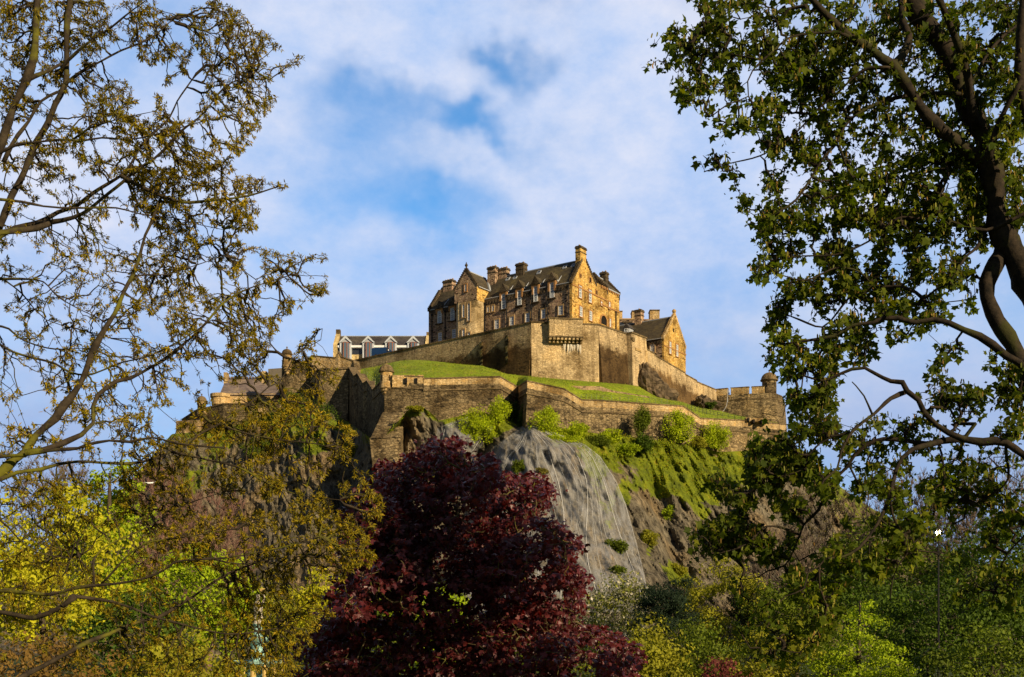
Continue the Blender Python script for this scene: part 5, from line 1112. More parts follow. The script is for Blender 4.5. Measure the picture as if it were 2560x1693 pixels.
# --- left tree: young ochre leaves
M['barkL'] = barkmat('mossy grey bark', (.018, .013, .009), (.060, .045, .028), (.12, .115, .012), .30, 8)
M['leafL'] = leafmat('ochre spring leaves', [(.15, .12, .006), (.32, .24, .008), (.22, .20, .008), (.46, .30, .008), (.12, .13, .008), (.40, .30, .010)], .30, .55, .2, (1.3, 1.15, .5))
LT = [(0, 0, 34, 18, [(-60, 700), (-30, 520), (-7, 400), (15, 327), (40, 254), (69, 193), (87, 127), (91, 36), (98, -30)]),
 (.3, .2, 26, 14, [(-60, 700), (-20, 620), (4, 556), (29, 491), (62, 429), (91, 356), (120, 309), (138, 262), (164, 211), (167, 145), (167, 73), (178, -20)]),
 (.2, .8, 10, 3, [(164, 211), (200, 182), (254, 153), (302, 127), (349, 109), (393, 84), (430, 50)]),
 (.2, -.6, 11, 3, [(150, 190), (160, 164), (204, 120), (233, 98), (273, 73), (327, 29), (382, -10)]),
 (0, .2, 14, 8, [(69, 200), (85, 192), (120, 178), (153, 160)]),
 (.4, 1.0, 20, 4, [(-60, 700), (0, 590), (36, 570), (91, 560), (145, 531), (189, 516), (233, 483), (273, 458), (302, 440), (327, 411), (349, 371), (382, 334), (422, 298), (443, 254), (480, 200)]),
 (.5, -.3, 14, 3, [(91, 561), (127, 556), (182, 545), (225, 523), (254, 498), (309, 454), (345, 422), (382, 400), (418, 367), (454, 327), (509, 284), (560, 220), (640, 180)]),
 (-.3, -.8, 10, 2, [(-20, 390), (0, 382), (36, 364), (91, 356), (156, 349), (200, 353), (254, 345), (327, 349), (382, 338), (436, 324), (520, 300)]),
 (-.4, -1, 7, 2, [(182, 350), (225, 320), (273, 305), (313, 294), (380, 280)]),
 (-.2, .5, 9, 2, [(-10, 498), (55, 505), (109, 516), (153, 520), (225, 520), (291, 520), (363, 538), (436, 545), (490, 560), (560, 575)]),
 (.2, .3, 13, 8, [(10, 405), (33, 356), (73, 302), (102, 254), (145, 230)]),
 (.2, .2, 14, 4, [(302, 440), (360, 470), (450, 505), (540, 500), (620, 490), (700, 465)]),
 (-.6, .2, 24, 16, [(-60, 700), (-30, 620), (0, 582), (36, 578), (91, 571), (124, 560)]),
 (-1, .3, 36, 7, [(-150, 1330), (-60, 1240), (0, 1185), (36, 1150), (62, 1130), (91, 1087), (138, 1047), (160, 1014), (189, 978), (214, 934), (229, 887), (254, 836), (287, 785), (309, 731), (327, 698), (345, 655), (363, 589), (374, 567), (400, 500)]),
 (-.9, .8, 20, 3, [(62, 1132), (109, 1127), (164, 1105), (204, 1087), (233, 1058), (233, 1018), (244, 989), (291, 953), (327, 945), (382, 916), (418, 894), (454, 865), (491, 833), (516, 807), (556, 760), (600, 731), (647, 713), (720, 690)]),
 (.6, -.5, 8, 3, [(-10, 855), (33, 880), (80, 894), (138, 909), (174, 931), (218, 938), (254, 927), (309, 905), (363, 894), (418, 869), (470, 840), (530, 800)]),
 (.8, .1, 8, 2, [(-10, 698), (65, 698), (109, 705), (145, 742), (200, 774), (247, 796), (291, 822)]),
 (.9, .2, 7, 2, [(-10, 814), (22, 822), (47, 844), (87, 862), (138, 873), (204, 871), (229, 871)]),
 (.8, 1.2, 5, 2, [(11, 700), (55, 734), (87, 774), (116, 800), (156, 814), (204, 825), (247, 836)]),
 (.1, .9, 5, 2, [(315, 715), (345, 690), (363, 687), (418, 687), (473, 669), (560, 640)]),
 (-.8, -1.2, 13, 5, [(-60, 1160), (0, 1141), (55, 1139), (120, 1127), (196, 1121), (218, 1112), (273, 1102), (327, 1105), (380, 1094), (450, 1110), (560, 1120)]),
 (-1.2, .5, 15, 2, [(-150, 1290), (-60, 1220), (0, 1199), (44, 1181), (102, 1174), (145, 1161), (200, 1154), (254, 1157), (327, 1159), (380, 1148), (429, 1130), (473, 1105), (509, 1080), (545, 1062), (582, 1036), (618, 1014), (647, 989), (672, 967), (698, 956), (720, 923), (731, 898), (756, 876), (775, 865), (802, 850), (806, 822)]),
 (.1, -.4, 7, 2, [(545, 1062), (620, 1085), (700, 1100), (790, 1110), (860, 1130)]),
 (-.5, -1, 8, 2, [(429, 1130), (520, 1150), (600, 1170), (680, 1215), (760, 1240), (850, 1250)]),
 (0, -1, 14, 3, [(-150, 1500), (-60, 1480), (0, 1477), (55, 1481), (127, 1486), (182, 1472), (225, 1465), (276, 1461), (327, 1454), (371, 1443), (411, 1425), (436, 1406), (480, 1400), (560, 1395), (700, 1370), (800, 1340)]),
 (-.5, -.8, 20, 12, [(-150, 1540), (-60, 1530), (0, 1530), (36, 1537), (84, 1545), (120, 1534), (156, 1516), (190, 1492)]),
 (-.8, .4, 12, 3, [(156, 1516), (182, 1490), (225, 1496), (284, 1505), (327, 1519), (382, 1541), (436, 1556), (509, 1574), (563, 1585), (596, 1585), (700, 1570)]),
 (-1, .8, 24, 5, [(-150, 1850), (-60, 1760), (20, 1715), (73, 1683), (109, 1665), (164, 1636), (218, 1606), (273, 1585), (316, 1566), (356, 1552), (393, 1545), (470, 1500), (560, 1440), (660, 1400)]),
 (-.3, -.8, 7, 2, [(254, 1460), (287, 1425), (320, 1388), (364, 1359), (411, 1350), (473, 1341), (600, 1320)]),
 (-.3, .8, 6, 2, [(236, 1460), (236, 1396), (276, 1359), (327, 1337), (371, 1316), (470, 1260), (560, 1230)]),
 (-.4, -.2, 7, 2, [(483, 1400), (527, 1396), (567, 1406), (618, 1410), (672, 1399), (760, 1390)]),
 (-.9, .5, 8, 2, [(-60, 1290), (0, 1300), (40, 1340), (90, 1380), (200, 1400)]),
 (-1, 0, 46, 60, [(-60, 700), (-100, 900), (-140, 1150), (-150, 1400), (-155, 1800), (-160, 2700)])]
LTP = [([(0, 0), (540, 0), (600, 30), (690, 110), (768, 148), (700, 190), (685, 260), (640, 340), (560, 420), (400, 460), (250, 440), (0, 480)], 2300, -.07),
 ([(330, 420), (560, 400), (620, 440), (725, 465), (650, 500), (640, 570), (560, 600), (330, 600)], 720, -.07),
 ([(0, 480), (330, 460), (330, 620), (0, 700)], 170, -.02),
 ([(330, 600), (560, 600), (660, 620), (720, 640), (815, 638), (822, 730), (760, 760), (700, 800), (640, 960), (560, 960), (500, 900), (330, 900)], 1150, -.07),
 ([(0, 650), (330, 620), (400, 900), (560, 980), (540, 1040), (0, 1100)], 700, -.05),
 ([(600, 950), (700, 930), (760, 850), (800, 815), (825, 850), (840, 890), (860, 990), (700, 1060), (560, 1060)], 170, .0),
 ([(300, 1040), (560, 1000), (760, 1000), (900, 1080), (930, 1180), (960, 1260), (940, 1400), (860, 1450), (700, 1450), (400, 1400), (300, 1250)], 1650, -.06),
 ([(570, 1430), (730, 1430), (760, 1693), (560, 1693)], 330, -.3),
 ([(0, 1060), (330, 1080), (400, 1300), (600, 1450), (850, 1500), (760, 1693), (0, 1693)], 1300, -.02)]
def near_depth(limbs, px, py, rng, sp, sym=False):
    """depth of the nearest limb as seen, plus scatter"""
    NP = np.concatenate(limbs); lx = HX+F*NP[:, 0]/NP[:, 1]; ly_ = HY-F*(NP[:, 2]-CZ)/NP[:, 1]; out = np.zeros(len(px))
    for s in range(0, len(px), 400):
        d = (px[s:s+400, None]-lx)**2+(py[s:s+400, None]-ly_)**2; k = d.argmin(1); out[s:s+400] = NP[k, 1]
    if sym: return out+rng.normal(size=len(px))*sp*1.3
    return out+np.abs(rng.normal(size=len(px)))*sp*1.3-sp*.12
def thin(spec, k): return [(a, b, c*k, d*k, p) for a, b, c, d, p in spec]
def big_tree(name, label, spec, polys, D0, spread, sp, rng, barkm, foliage, grp=None, sym=False, **kw):
    limbs = limbs_from(spec, D0, spread)
    S = [sample(p, n, rng, g, 11+i) for i, (p, n, g) in enumerate(polys)]; S = np.concatenate(S)
    dep = near_depth(limbs, S[:, 0], S[:, 1], rng, sp, sym)
    A = np.stack([(S[:, 0]-HX)/F*dep, dep, CZ+(HY-S[:, 1])/F*dep], -1)
    g = grow(limbs, A, rng, **kw)
    base = limbs[-1][-1, :3]; t = thing(name, label, 'tree', (float(base[0]), float(base[1]), 0.0), grp)
    bark_mesh('trunk', t, limbs, g, barkm); foliage(t, g, rng); return t
rngL = np.random.default_rng(21)
def foliageL(t, g, rng):
    c = g['tips']; d = g['tdir']; thin = (g['cnt'] <= 2); mm = g['mids'][thin]; md = g['mdir'][thin]; sel = rng.random(len(mm)) < .55
    C = np.concatenate([c, mm[sel]]); Dd = np.concatenate([d, md[sel]]); n = 8
    pos = np.repeat(C, n, 0)+rng.normal(size=(len(C)*n, 3))*.012; dr = np.repeat(Dd, n, 0)
    f = rng.normal(size=pos.shape)+dr*.7+np.array([0, 0, -.35]); nr_ = rng.normal(size=pos.shape)*.5+np.array([0, -.3, .9])
    sz = (.033+.036*rng.random(len(pos)))*np.repeat(.7+.6*rng.random(len(C)), n)
    v, s, i = leaves('lance', pos, f, nr_, sz*1.0); obj_np('crown', v, s, i, M['leafL'], t)
big_tree('ochre_leaved_tree', 'large tree with mossy limbs and sparse ochre spring leaves at the left edge', thin(LT, .82), LTP, 16.0, 1.0, .55, rngL, M['barkL'], foliageL, r_tip=.0040, bf=.55, wig=.045, rmax=.035)

# --- right tree: sycamore
M['barkR'] = barkmat('dark sycamore bark', (.010, .008, .006), (.045, .032, .020), (.04, .04, .010), .30, 9)
M['leafR'] = leafmat('sycamore leaves', [(.040, .065, .005), (.075, .105, .006), (.05, .078, .005), (.13, .16, .008), (.07, .095, .006), (.20, .21, .012)], .42, .6, .12, (1.5, 1.6, .35))
M['catkin'] = leafmat('sycamore flower tassels', [(.13, .16, .02), (.22, .22, .03), (.30, .16, .04)], .3, .6, .2)
RT_ = [(0, .3, 80, 50, [(2640, 880), (2590, 740), (2545, 650), (2510, 590), (2490, 530), (2485, 470), (2470, 400), (2457, 340), (2430, 290), (2405, 235), (2388, 171), (2367, 122), (2335, 82), (2294, 33), (2270, -30)]),
 (.2, -.8, 42, 18, [(2480, 420), (2420, 375), (2355, 327), (2314, 286), (2286, 245), (2261, 204), (2233, 163), (2204, 147), (2171, 118), (2122, 90), (2082, 53), (2049, 20), (2015, -20)]),
 (-.3, .2, 24, 16, [(2225, 165), (2245, 155), (2265, 122), (2273, 90), (2257, 53), (2250, -20)]),
 (.1, -.9, 28, 18, [(2440, 320), (2428, 260), (2420, 196), (2400, 122), (2376, 65), (2347, -5)]),
 (-.1, .6, 12, 7, [(2425, 215), (2437, 196), (2457, 155), (2486, 114), (2514, 86), (2560, 50)]),
 (-.6, -.4, 30, 26, [(2640, 700), (2600, 420), (2560, 260), (2550, 160), (2555, 60), (2560, -20)]),
 (-.5, -1, 24, 12, [(2470, 400), (2490, 330), (2520, 260), (2555, 200)]),
 (0, -.2, 13, 5, [(2440, 250), (2408, 237), (2355, 233), (2306, 235), (2261, 241), (2212, 253), (2163, 273), (2131, 294), (2110, 318), (2090, 359), (2061, 392), (2030, 440), (1990, 500), (1930, 540)]),
 (-.2, .8, 9, 4, [(2320, 40), (2290, 53), (2253, 73), (2220, 98), (2171, 108)]),
 (-.5, .5, 9, 3, [(2225, 170), (2171, 171), (2131, 196), (2098, 229), (2049, 269), (2008, 314), (1967, 351), (1900, 390), (1820, 410), (1760, 430)]),
 (-.7, -1.2, 9, 3, [(2122, 92), (2095, 80), (2061, 82), (2008, 86), (1967, 98), (1935, 127), (1906, 151), (1882, 176), (1869, 204), (1871, 241), (1845, 253), (1820, 261), (1780, 290)]),
 (-1.1, -.6, 5, 2, [(1906, 151), (1850, 140), (1790, 130), (1730, 118), (1680, 120)]),
 (-.2, .4, 12, 4, [(2640, 490), (2559, 535), (2518, 555), (2465, 576), (2416, 567), (2380, 555), (2347, 535), (2294, 547), (2253, 543), (2212, 567), (2171, 604), (2090, 637), (2010, 640), (1940, 650)]),
 (.2, -.3, 10, 6, [(2465, 576), (2441, 620), (2416, 640), (2394, 673)]),
 (.2, -.3, 6, 3, [(2363, 404), (2371, 441), (2351, 486), (2347, 531)]),
 (-.8, .3, 46, 44, [(2690, 1300), (2650, 1100), (2605, 990), (2572, 945), (2551, 905), (2532, 862), (2507, 825), (2482, 782), (2467, 745), (2467, 709), (2492, 655), (2511, 600), (2530, 560)]),
 (-.8, -.1, 28, 6, [(2610, 990), (2560, 916), (2518, 891), (2482, 862), (2449, 840), (2409, 825), (2372, 807), (2336, 798), (2289, 807), (2245, 796), (2209, 796), (2183, 807), (2129, 814), (2085, 840), (2030, 850), (1960, 860)]),
 (-.2, .9, 12, 4, [(2350, 800), (2332, 789), (2318, 760), (2289, 731), (2253, 716), (2209, 718), (2180, 716), (2154, 742), (2122, 745), (2093, 782), (2056, 818), (2000, 800), (1950, 780)]),
 (-.1, -.6, 7, 3, [(2300, 745), (2314, 745), (2340, 724), (2372, 709), (2394, 673)]),
 (.5, -.3, 6, 3, [(2180, 716), (2150, 680), (2090, 670), (2020, 700), (1960, 690), (1910, 660)]),
 (-1, -.1, 30, 5, [(2670, 1210), (2600, 1165), (2560, 1138), (2518, 1109), (2489, 1102), (2456, 1105), (2409, 1098), (2372, 1083), (2340, 1062), (2311, 1033), (2296, 1000), (2267, 978), (2256, 956), (2227, 953), (2187, 934), (2162, 920), (2129, 923), (2093, 938), (2063, 953), (2010, 940)]),
 (-.1, .4, 6, 3, [(2162, 920), (2162, 870), (2170, 840), (2150, 812)]),
 (-.3, -1.2, 13, 5, [(2270, 978), (2227, 996), (2187, 1033), (2140, 1069), (2118, 1098), (2103, 1127), (2093, 1170), (2060, 1200), (2040, 1240)]),
 (-.7, -.3, 8, 3, [(2160, 1052), (2129, 1080), (2082, 1091), (2049, 1109), (2020, 1138), (2013, 1170), (1960, 1190), (1900, 1200)]),
 (-.7, -1.0, 6, 3, [(2180, 1035), (2160, 990), (2140, 965), (2130, 955)]),
 (-.5, .8, 18, 3, [(2409, 1098), (2372, 1100), (2318, 1109), (2263, 1102), (2209, 1098), (2165, 1113), (2136, 1138), (2118, 1167), (2089, 1196), (2063, 1236), (2045, 1276), (2009, 1312), (1998, 1341), (1983, 1377), (1962, 1414), (1918, 1428), (1896, 1443), (1850, 1450)]),
 (.4, -.2, 7, 3, [(2000, 1338), (1954, 1319), (1918, 1316), (1900, 1327), (1874, 1356), (1845, 1370), (1795, 1385)]),
 (-.5, -1.4, 17, 3, [(2360, 1100), (2325, 1112), (2281, 1123), (2255, 1145), (2240, 1175), (2234, 1199), (2223, 1243), (2202, 1294), (2180, 1330), (2147, 1370), (2107, 1392), (2063, 1397), (2049, 1414), (2020, 1432), (2009, 1472), (1965, 1490)]),
 (-1, -.6, 7, 3, [(2225, 1240), (2231, 1287), (2245, 1319), (2267, 1348), (2267, 1385), (2245, 1414), (2231, 1450), (2225, 1500)]),
 (-.6, .6, 9, 3, [(2660, 1250), (2560, 1341), (2518, 1385), (2503, 1414), (2507, 1450), (2474, 1476)]),
 (-.8, -.2, 9, 4, [(2518, 1105), (2514, 1123), (2521, 1196), (2492, 1228), (2440, 1260)]),
 (-1.1, -.9, 6, 2, [(2049, 1414), (2049, 1468), (2067, 1516), (2063, 1541), (2049, 1574), (2027, 1603), (1998, 1632), (1954, 1625), (1904, 1628)]),
 (0, 0, 84, 130, [(2640, 880), (2665, 1050), (2690, 1300), (2700, 1700), (2710, 2700)])]
RTP = [([(1655, 0), (1730, 25), (1625, 95), (1620, 165), (1700, 180), (1640, 235), (1740, 265), (1790, 330), (1730, 400), (1760, 500), (1860, 570), (2100, 560), (2560, 300), (2560, 0)], 2000, -0.01),
 ([(1860, 560), (1890, 640), (1880, 700), (1960, 700), (1940, 760), (1915, 830), (1920, 900), (2080, 960), (2150, 900), (2250, 850), (2440, 760), (2440, 640), (2560, 560), (2560, 300), (2100, 540)], 1900, -0.02),
 ([(1980, 0), (2560, 0), (2560, 560), (2200, 600), (2000, 400), (1900, 200)], 900, -.06),
 ([(2350, 870), (2560, 880), (2560, 1120), (2440, 1080), (2340, 1020), (2320, 940)], 260, 0.00),
 ([(1910, 900), (1990, 960), (1960, 1000), (2010, 1050), (1940, 1100), (1880, 1150), (1900, 1220), (2000, 1300), (2090, 1240), (2110, 1130), (2080, 1040), (2090, 960)], 420, -0.01),
 ([(1900, 1060), (1990, 1050), (2020, 1240), (2000, 1300), (1960, 1400), (1860, 1420), (1730, 1400), (1728, 1330), (1850, 1280), (1760, 1190), (1790, 1150), (1870, 1130)], 720, -0.01),
 ([(2080, 1040), (2330, 1040), (2560, 1150), (2560, 1260), (2300, 1300), (2200, 1240), (2100, 1150)], 260, 0.01),
 ([(2150, 1200), (2330, 1200), (2300, 1400), (2100, 1480), (2000, 1500), (1960, 1420), (2060, 1400)], 420, 0.00),
 ([(2330, 1150), (2560, 1150), (2560, 1520), (2400, 1500), (2320, 1330)], 300, 0.00),
 ([(1770, 1470), (1960, 1400), (2090, 1460), (2090, 1560), (2040, 1650), (1900, 1650)], 220, -0.00)]
rngR = np.random.default_rng(33)
def foliageR(t, g, rng):
    c = g['tips']; d = g['tdir']; thin = (g['cnt'] <= 3); sel = thin & (rng.random(len(thin)) < .22); c = np.concatenate([c, g['mids'][sel]]); d = np.concatenate([d, g['mdir'][sel]]); n = 3
    pos = np.repeat(c, n, 0)+rng.normal(size=(len(c)*n, 3))*.05; dr = np.repeat(d, n, 0)
    f = rng.normal(size=pos.shape)*.8+dr*.6+np.array([0, 0, -.55]); nr_ = rng.normal(size=pos.shape)*.55+np.array([0, -.45, .8])
    sz = (.035+.10*rng.random(len(pos))**1.2)*np.repeat(.7+.6*rng.random(len(c)), n)
    v, s, i = leaves('maple', pos, f, nr_, sz); obj_np('crown', v, s, i, M['leafR'], t)
    k = rng.random(len(c)) < .33; cp = np.repeat(c[k], 3, 0)+rng.normal(size=(3*k.sum(), 3))*.04; m_ = len(cp)
    f = np.tile([[0, 0, -1.]], (m_, 1))+rng.normal(size=(m_, 3))*.15; nr_ = rng.normal(size=(m_, 3)); nr_[:, 2] = 0
    v, s, i = leaves('catkin', cp, np.cross(nr_, np.tile([[0, 0, 1.]], (m_, 1))), f*-1, np.full(m_, .085)); obj_np('blossom', v, s, i, M['catkin'], t)
big_tree('sycamore_tree', 'massive dark sycamore with twisting limbs and green leaves filling the right side', thin(RT_, .88), RTP, 17.0, 1.0, .6, rngR, M['barkR'], foliageR, r_tip=.0045, bf=.35, wig=.16, rmax=.05)

# --- copper maple
M['barkC'] = barkmat('maple bark', (.06, .045, .02), (.13, .10, .05), (.13, .12, .02), .4, 7)
M['leafC'] = leafmat('copper maple leaves', [(.048, .008, .010), (.095, .012, .012), (.065, .010, .015), (.14, .018, .014), (.082, .016, .023), (.18, .040, .038)], .30, .42, .45, (2.0, .35, .25))
CT = [(0, 0, 26, 12, [(1100, 1617), (1090, 1560), (1078, 1500), (1071, 1448), (1066, 1340), (1068, 1260), (1085, 1190), (1110, 1120)]),
 (0, -1.5, 16, 5, [(1103, 1617), (1130, 1590), (1160, 1540), (1180, 1500), (1230, 1450), (1300, 1400), (1380, 1360)]),
 (0, -2, 14, 4, [(1100, 1600), (1060, 1540), (1040, 1530), (980, 1500), (900, 1480), (860, 1450)]),
 (0, 1.5, 14, 4, [(1110, 1610), (1150, 1600), (1185, 1570), (1300, 1560), (1400, 1540), (1500, 1590)]),
 (0, 1.8, 13, 4, [(1115, 1570), (1112, 1500), (1160, 1400), (1200, 1330), (1280, 1250), (1340, 1220)]),
 (0, 1.2, 12, 4, [(1090, 1620), (1050, 1600), (950, 1600), (850, 1620), (760, 1650)]),
 (0, -1.4, 10, 4, [(1070, 1440), (1020, 1380), (980, 1320), (930, 1240), (910, 1200)]),
 (0, -1.6, 9, 3, [(1068, 1400), (1120, 1330), (1160, 1260), (1190, 1190)]),
 (0, -2.4, 10, 3, [(1115, 1600), (1200, 1590), (1300, 1620), (1420, 1640), (1520, 1650)]),
 (0, 2.0, 10, 3, [(1066, 1340), (1040, 1280), (1010, 1230), (960, 1200)]),
 (0, 0, 26, 34, [(1100, 1617), (1104, 1700), (1106, 1850), (1108, 2250)])]
CTP = [([(1000, 1340), (1140, 1340), (1180, 1480), (1060, 1490), (1000, 1440)], 170, -.5), ([(960, 1180), (860, 1330), (850, 1440), (800, 1540), (720, 1640), (800, 1660), (900, 1560), (960, 1400)], 330, -.3),
 ([(1065, 1098), (1150, 1090), (1158, 1130), (1140, 1160), (1195, 1170), (1205, 1140), (1232, 1140), (1236, 1165), (1275, 1150), (1280, 1190), (1345, 1190), (1385, 1230), (1375, 1255), (1345, 1290), (1300, 1330), (1180, 1370), (1000, 1370), (870, 1380), (862, 1320), (880, 1250), (945, 1180), (948, 1150), (1000, 1160), (1030, 1130), (1060, 1140)], 1730, -.10),
 ([(1345, 1290), (1400, 1310), (1395, 1330), (1445, 1345), (1440, 1370), (1415, 1400), (1475, 1450), (1440, 1480), (1455, 1530), (1410, 1555), (1250, 1560), (1130, 1480), (1180, 1370), (1300, 1330)], 1217, -.10),
 ([(900, 1380), (1000, 1370), (1060, 1370), (1050, 1460), (1020, 1560), (900, 1640), (700, 1693), (720, 1660), (780, 1620), (800, 1560), (860, 1500), (900, 1430)], 961, -.10),
 ([(1080, 1480), (1250, 1560), (1410, 1555), (1500, 1570), (1580, 1600), (1592, 1640), (1560, 1720), (700, 1720), (740, 1680), (900, 1640), (1010, 1600)], 1667, -.10)]
rngC = np.random.default_rng(44)
def foliageC(t, g, rng):
    c = g['tips']; d = g['tdir']; n = 8
    pos = np.repeat(c, n, 0)+rng.normal(size=(len(c)*n, 3))*np.array([.12, .12, .05]); dr = np.repeat(d, n, 0)
    f = rng.normal(size=pos.shape)*.8+dr*.5+np.array([0, -.15, -.5]); nr_ = rng.normal(size=pos.shape)*.45+np.array([0, -.35, .85])
    sz = (.07+.095*rng.random(len(pos)))
    v, s, i = leaves('maple', pos, f, nr_, sz); obj_np('crown', v, s, i, M['leafC'], t)
big_tree('copper_maple', 'dark red copper maple with dense purple leaves at the bottom centre', CT, CTP, 28.0, 1.0, 1.0, rngC, M['barkC'], foliageC, sym=True, r_tip=.006, bf=.4, wig=.10, rmax=.06)

# ------------------------------------------------------------------ garden trees and shrubs in the valley
PAL = {
 'yellow': [(.28, .28, .012), (.40, .39, .014), (.48, .45, .018), (.34, .33, .012)],
 'lime': [(.15, .22, .008), (.26, .36, .010), (.36, .44, .012), (.20, .28, .010)],
 'green': [(.030, .062, .008), (.055, .10, .008), (.09, .14, .010), (.04, .08, .008)],
 'mid': [(.055, .085, .008), (.10, .14, .010), (.15, .19, .012), (.07, .11, .010)],
 'olive': [(.14, .15, .012), (.23, .23, .015), (.32, .30, .02), (.18, .18, .015)],
 'dark': [(.010, .022, .012), (.018, .034, .016), (.028, .046, .018)],
 'wall': [(.24, .33, .010), (.36, .46, .010), (.46, .52, .014), (.28, .38, .010)],
 'cherry': [(.60, .55, .46), (.10, .13, .02), (.20, .22, .03), (.26, .26, .04), (.68, .62, .55), (.16, .17, .03), (.20, .19, .04)],
 'brown': [(.13, .08, .05), (.18, .12, .08), (.16, .12, .05)],
 'budding': [(.16, .14, .03), (.22, .19, .03), (.13, .12, .03)],
 'red': [(.10, .02, .02), (.16, .04, .035), (.08, .02, .02)],
 'bronze': [(.16, .09, .02), (.22, .13, .03), (.12, .08, .02)]}
for k_, v_ in PAL.items(): M['f_'+k_] = leafmat(k_+' foliage', v_, .25 if k_ != 'dark' else .1, .6, .15, vr=.55 if k_ != 'cherry' else 1)
M['twig'] = barkmat('grey brown twigs', (.09, .065, .05), (.20, .15, .11), None, 0, 3)
M['twigr'] = barkmat('reddish twigs', (.13, .07, .055), (.26, .15, .12), None, 0, 3)
M['barkB'] = barkmat('garden bark', (.04, .03, .022), (.10, .075, .05), None, 0, 4)
GS = [100]
def gtree(name, label, cx, top, w, D, pal, shape='round', base=0.0, n=70, per=110, ls=.26, kind='oval', cat='tree', zb=None, grp='garden trees below the crag', crown0=.28, bark='barkB', dens=1.0, sq=1.0):
    """a tree standing on the lawn: height from its top row in the photo, crown of leaf clumps on a grown limb skeleton"""
    GS[0] += 1; rng = np.random.default_rng(GS[0]); x, y, zt = P(cx, top, D); z0 = base if zb is None else zb
    H_ = zt-z0; W_ = w/F*D/2; h0 = z0+H_*crown0
    pts = []
    while len(pts) < n:
        q = rng.random(3)*2-1; zz = (q[2]+1)/2
        if shape == 'round': rr = math.sqrt(max(0, 1-(2*zz-1)**2*1.0)) if zz > .4 else .75+.55*zz
        elif shape == 'cone': rr = (1-zz)**1.2*1.05+.02
        elif shape == 'column': rr = .9*math.sqrt(max(0, 1-zz**4))
        else: rr = 1
        rr = min(rr, 1)*(.85+.3*rng.random()); l_ = math.hypot(q[0], q[1])
        if l_ > rr or l_ < rr*.30*(1 if rng.random() < .7 else 0): continue
        pts.append((x+q[0]*W_, y+q[1]*W_*sq, h0+(zt-h0)*zz))
    A = np.array(pts); tr_h = z0+H_*(.9 if shape in ('cone', 'column') else .55)
    tk = catmull([(x, y, z0-.3, .02*H_+.05), (x+.01*H_, y, z0+H_*.2, .017*H_+.04), (x-.01*H_, y, z0+H_*.4, .012*H_+.03), (x, y, tr_h, .006*H_+.01)], .5)
    t = thing(name, label, cat, (x, y, z0), grp)
    g = grow([tk], A, rng, r_tip=.012*max(1, H_/12), bf=.5, wig=.12, pw=.45, rmax=.012*H_)
    bark_mesh('trunk' if cat == 'tree' else 'stem', t, [tk], g, M[bark], 7, 4)
    if per:
        per = int(per*1.0); ls = ls*1.12; cr = .33*W_*(70/n)**.33*(.62 if shape == 'cone' else 1); m_ = n*per; C = np.repeat(A, per, 0)
        dr = rng.normal(size=(m_, 3)); dr /= np.linalg.norm(dr, axis=1)[:, None]; rad = rng.random(m_)**.45
        k_sz = np.repeat(.6+.9*rng.random(n), per)
        off = dr*(rad*cr*k_sz)[:, None]*np.array([1, 1, .62]); pos = C+off; pos[:, 2] = np.maximum(pos[:, 2], z0+.05)
        f = np.cross(dr, rng.normal(size=(m_, 3)))+np.array([0, 0, -.25]); nr_ = dr*1.1+rng.normal(size=(m_, 3))*.38+np.array([0, 0, .35])
        sz = ls*(.6+.8*rng.random(m_)); v, s, i = leaves(kind, pos, f, nr_, sz); obj_np('crown' if cat == 'tree' else 'foliage', v, s, i, M['f_'+pal], t)
    return t
def bare(name, label, cx, top, w, D, bark='twig', pal=None, n=420, base=0.0, cat='tree', crown0=.15):
    GS[0] += 1; rng = np.random.default_rng(GS[0]); x, y, zt = P(cx, top, D); H_ = zt-base; W_ = w/F*D/2
    q = rng.random((n*4, 3))*2-1; zz = (q[:, 2]+1)/2; rr = np.sqrt(np.clip(1-np.abs(2*zz-1.15)**2.2, .02, 1)); l_ = np.hypot(q[:, 0], q[:, 1]); q = q[(l_ < rr) & (l_ > rr*.3)][:n]
    h0 = base+H_*crown0; A = np.stack([x+q[:, 0]*W_, y+q[:, 1]*W_, h0+(zt-h0)*(q[:, 2]+1)/2], -1)
    tk = [catmull([(x, y, base-.3, .018*H_), (x+.02*H_, y, base+H_*.3, .012*H_), (x, y, base+H_*.62, .006*H_)], .5), catmull([(x, y, base-.2, .014*H_), (x-.05*H_, y+.3, base+H_*.3, .009*H_), (x-.10*H_, y, base+H_*.6, .004*H_)], .5)]
    t = thing(name, label, cat, (x, y, base), 'bare trees at the foot of the crag'); g = grow(tk, A, rng, r_tip=.022, bf=.7, wig=.07, pw=.40, rmax=.01*H_)
    # fine upswept shoots
    C = np.repeat(g['tips'], 13, 0); d = np.repeat(g['tdir'], 13, 0)*.8+rng.normal(size=C.shape)*.5+np.array([0, 0, .8]); ln = (.5+1.0*rng.random(len(C)))[:, None]; d /= np.linalg.norm(d, axis=1)[:, None]
    E = edges_np(C, C+d*ln, np.full(len(C), .028), np.full(len(C), .016), 3)
    parts = [tube_np(l[:, :3], l[:, 3], 7) for l in tk]+[edges_np(*g['seg'], n=4), E]; v, s, i = merge(parts); obj_np('trunk', v, s, i, M[bark], t)
    if pal:
        C = C+d*ln*rng.random((len(C), 1)); m_ = len(C); v, s, i = leaves('oval', C, rng.normal(size=C.shape), rng.normal(size=C.shape), .16+.12*rng.random(m_)); obj_np('crown', v, s, i, M['f_'+pal], t)
    return t
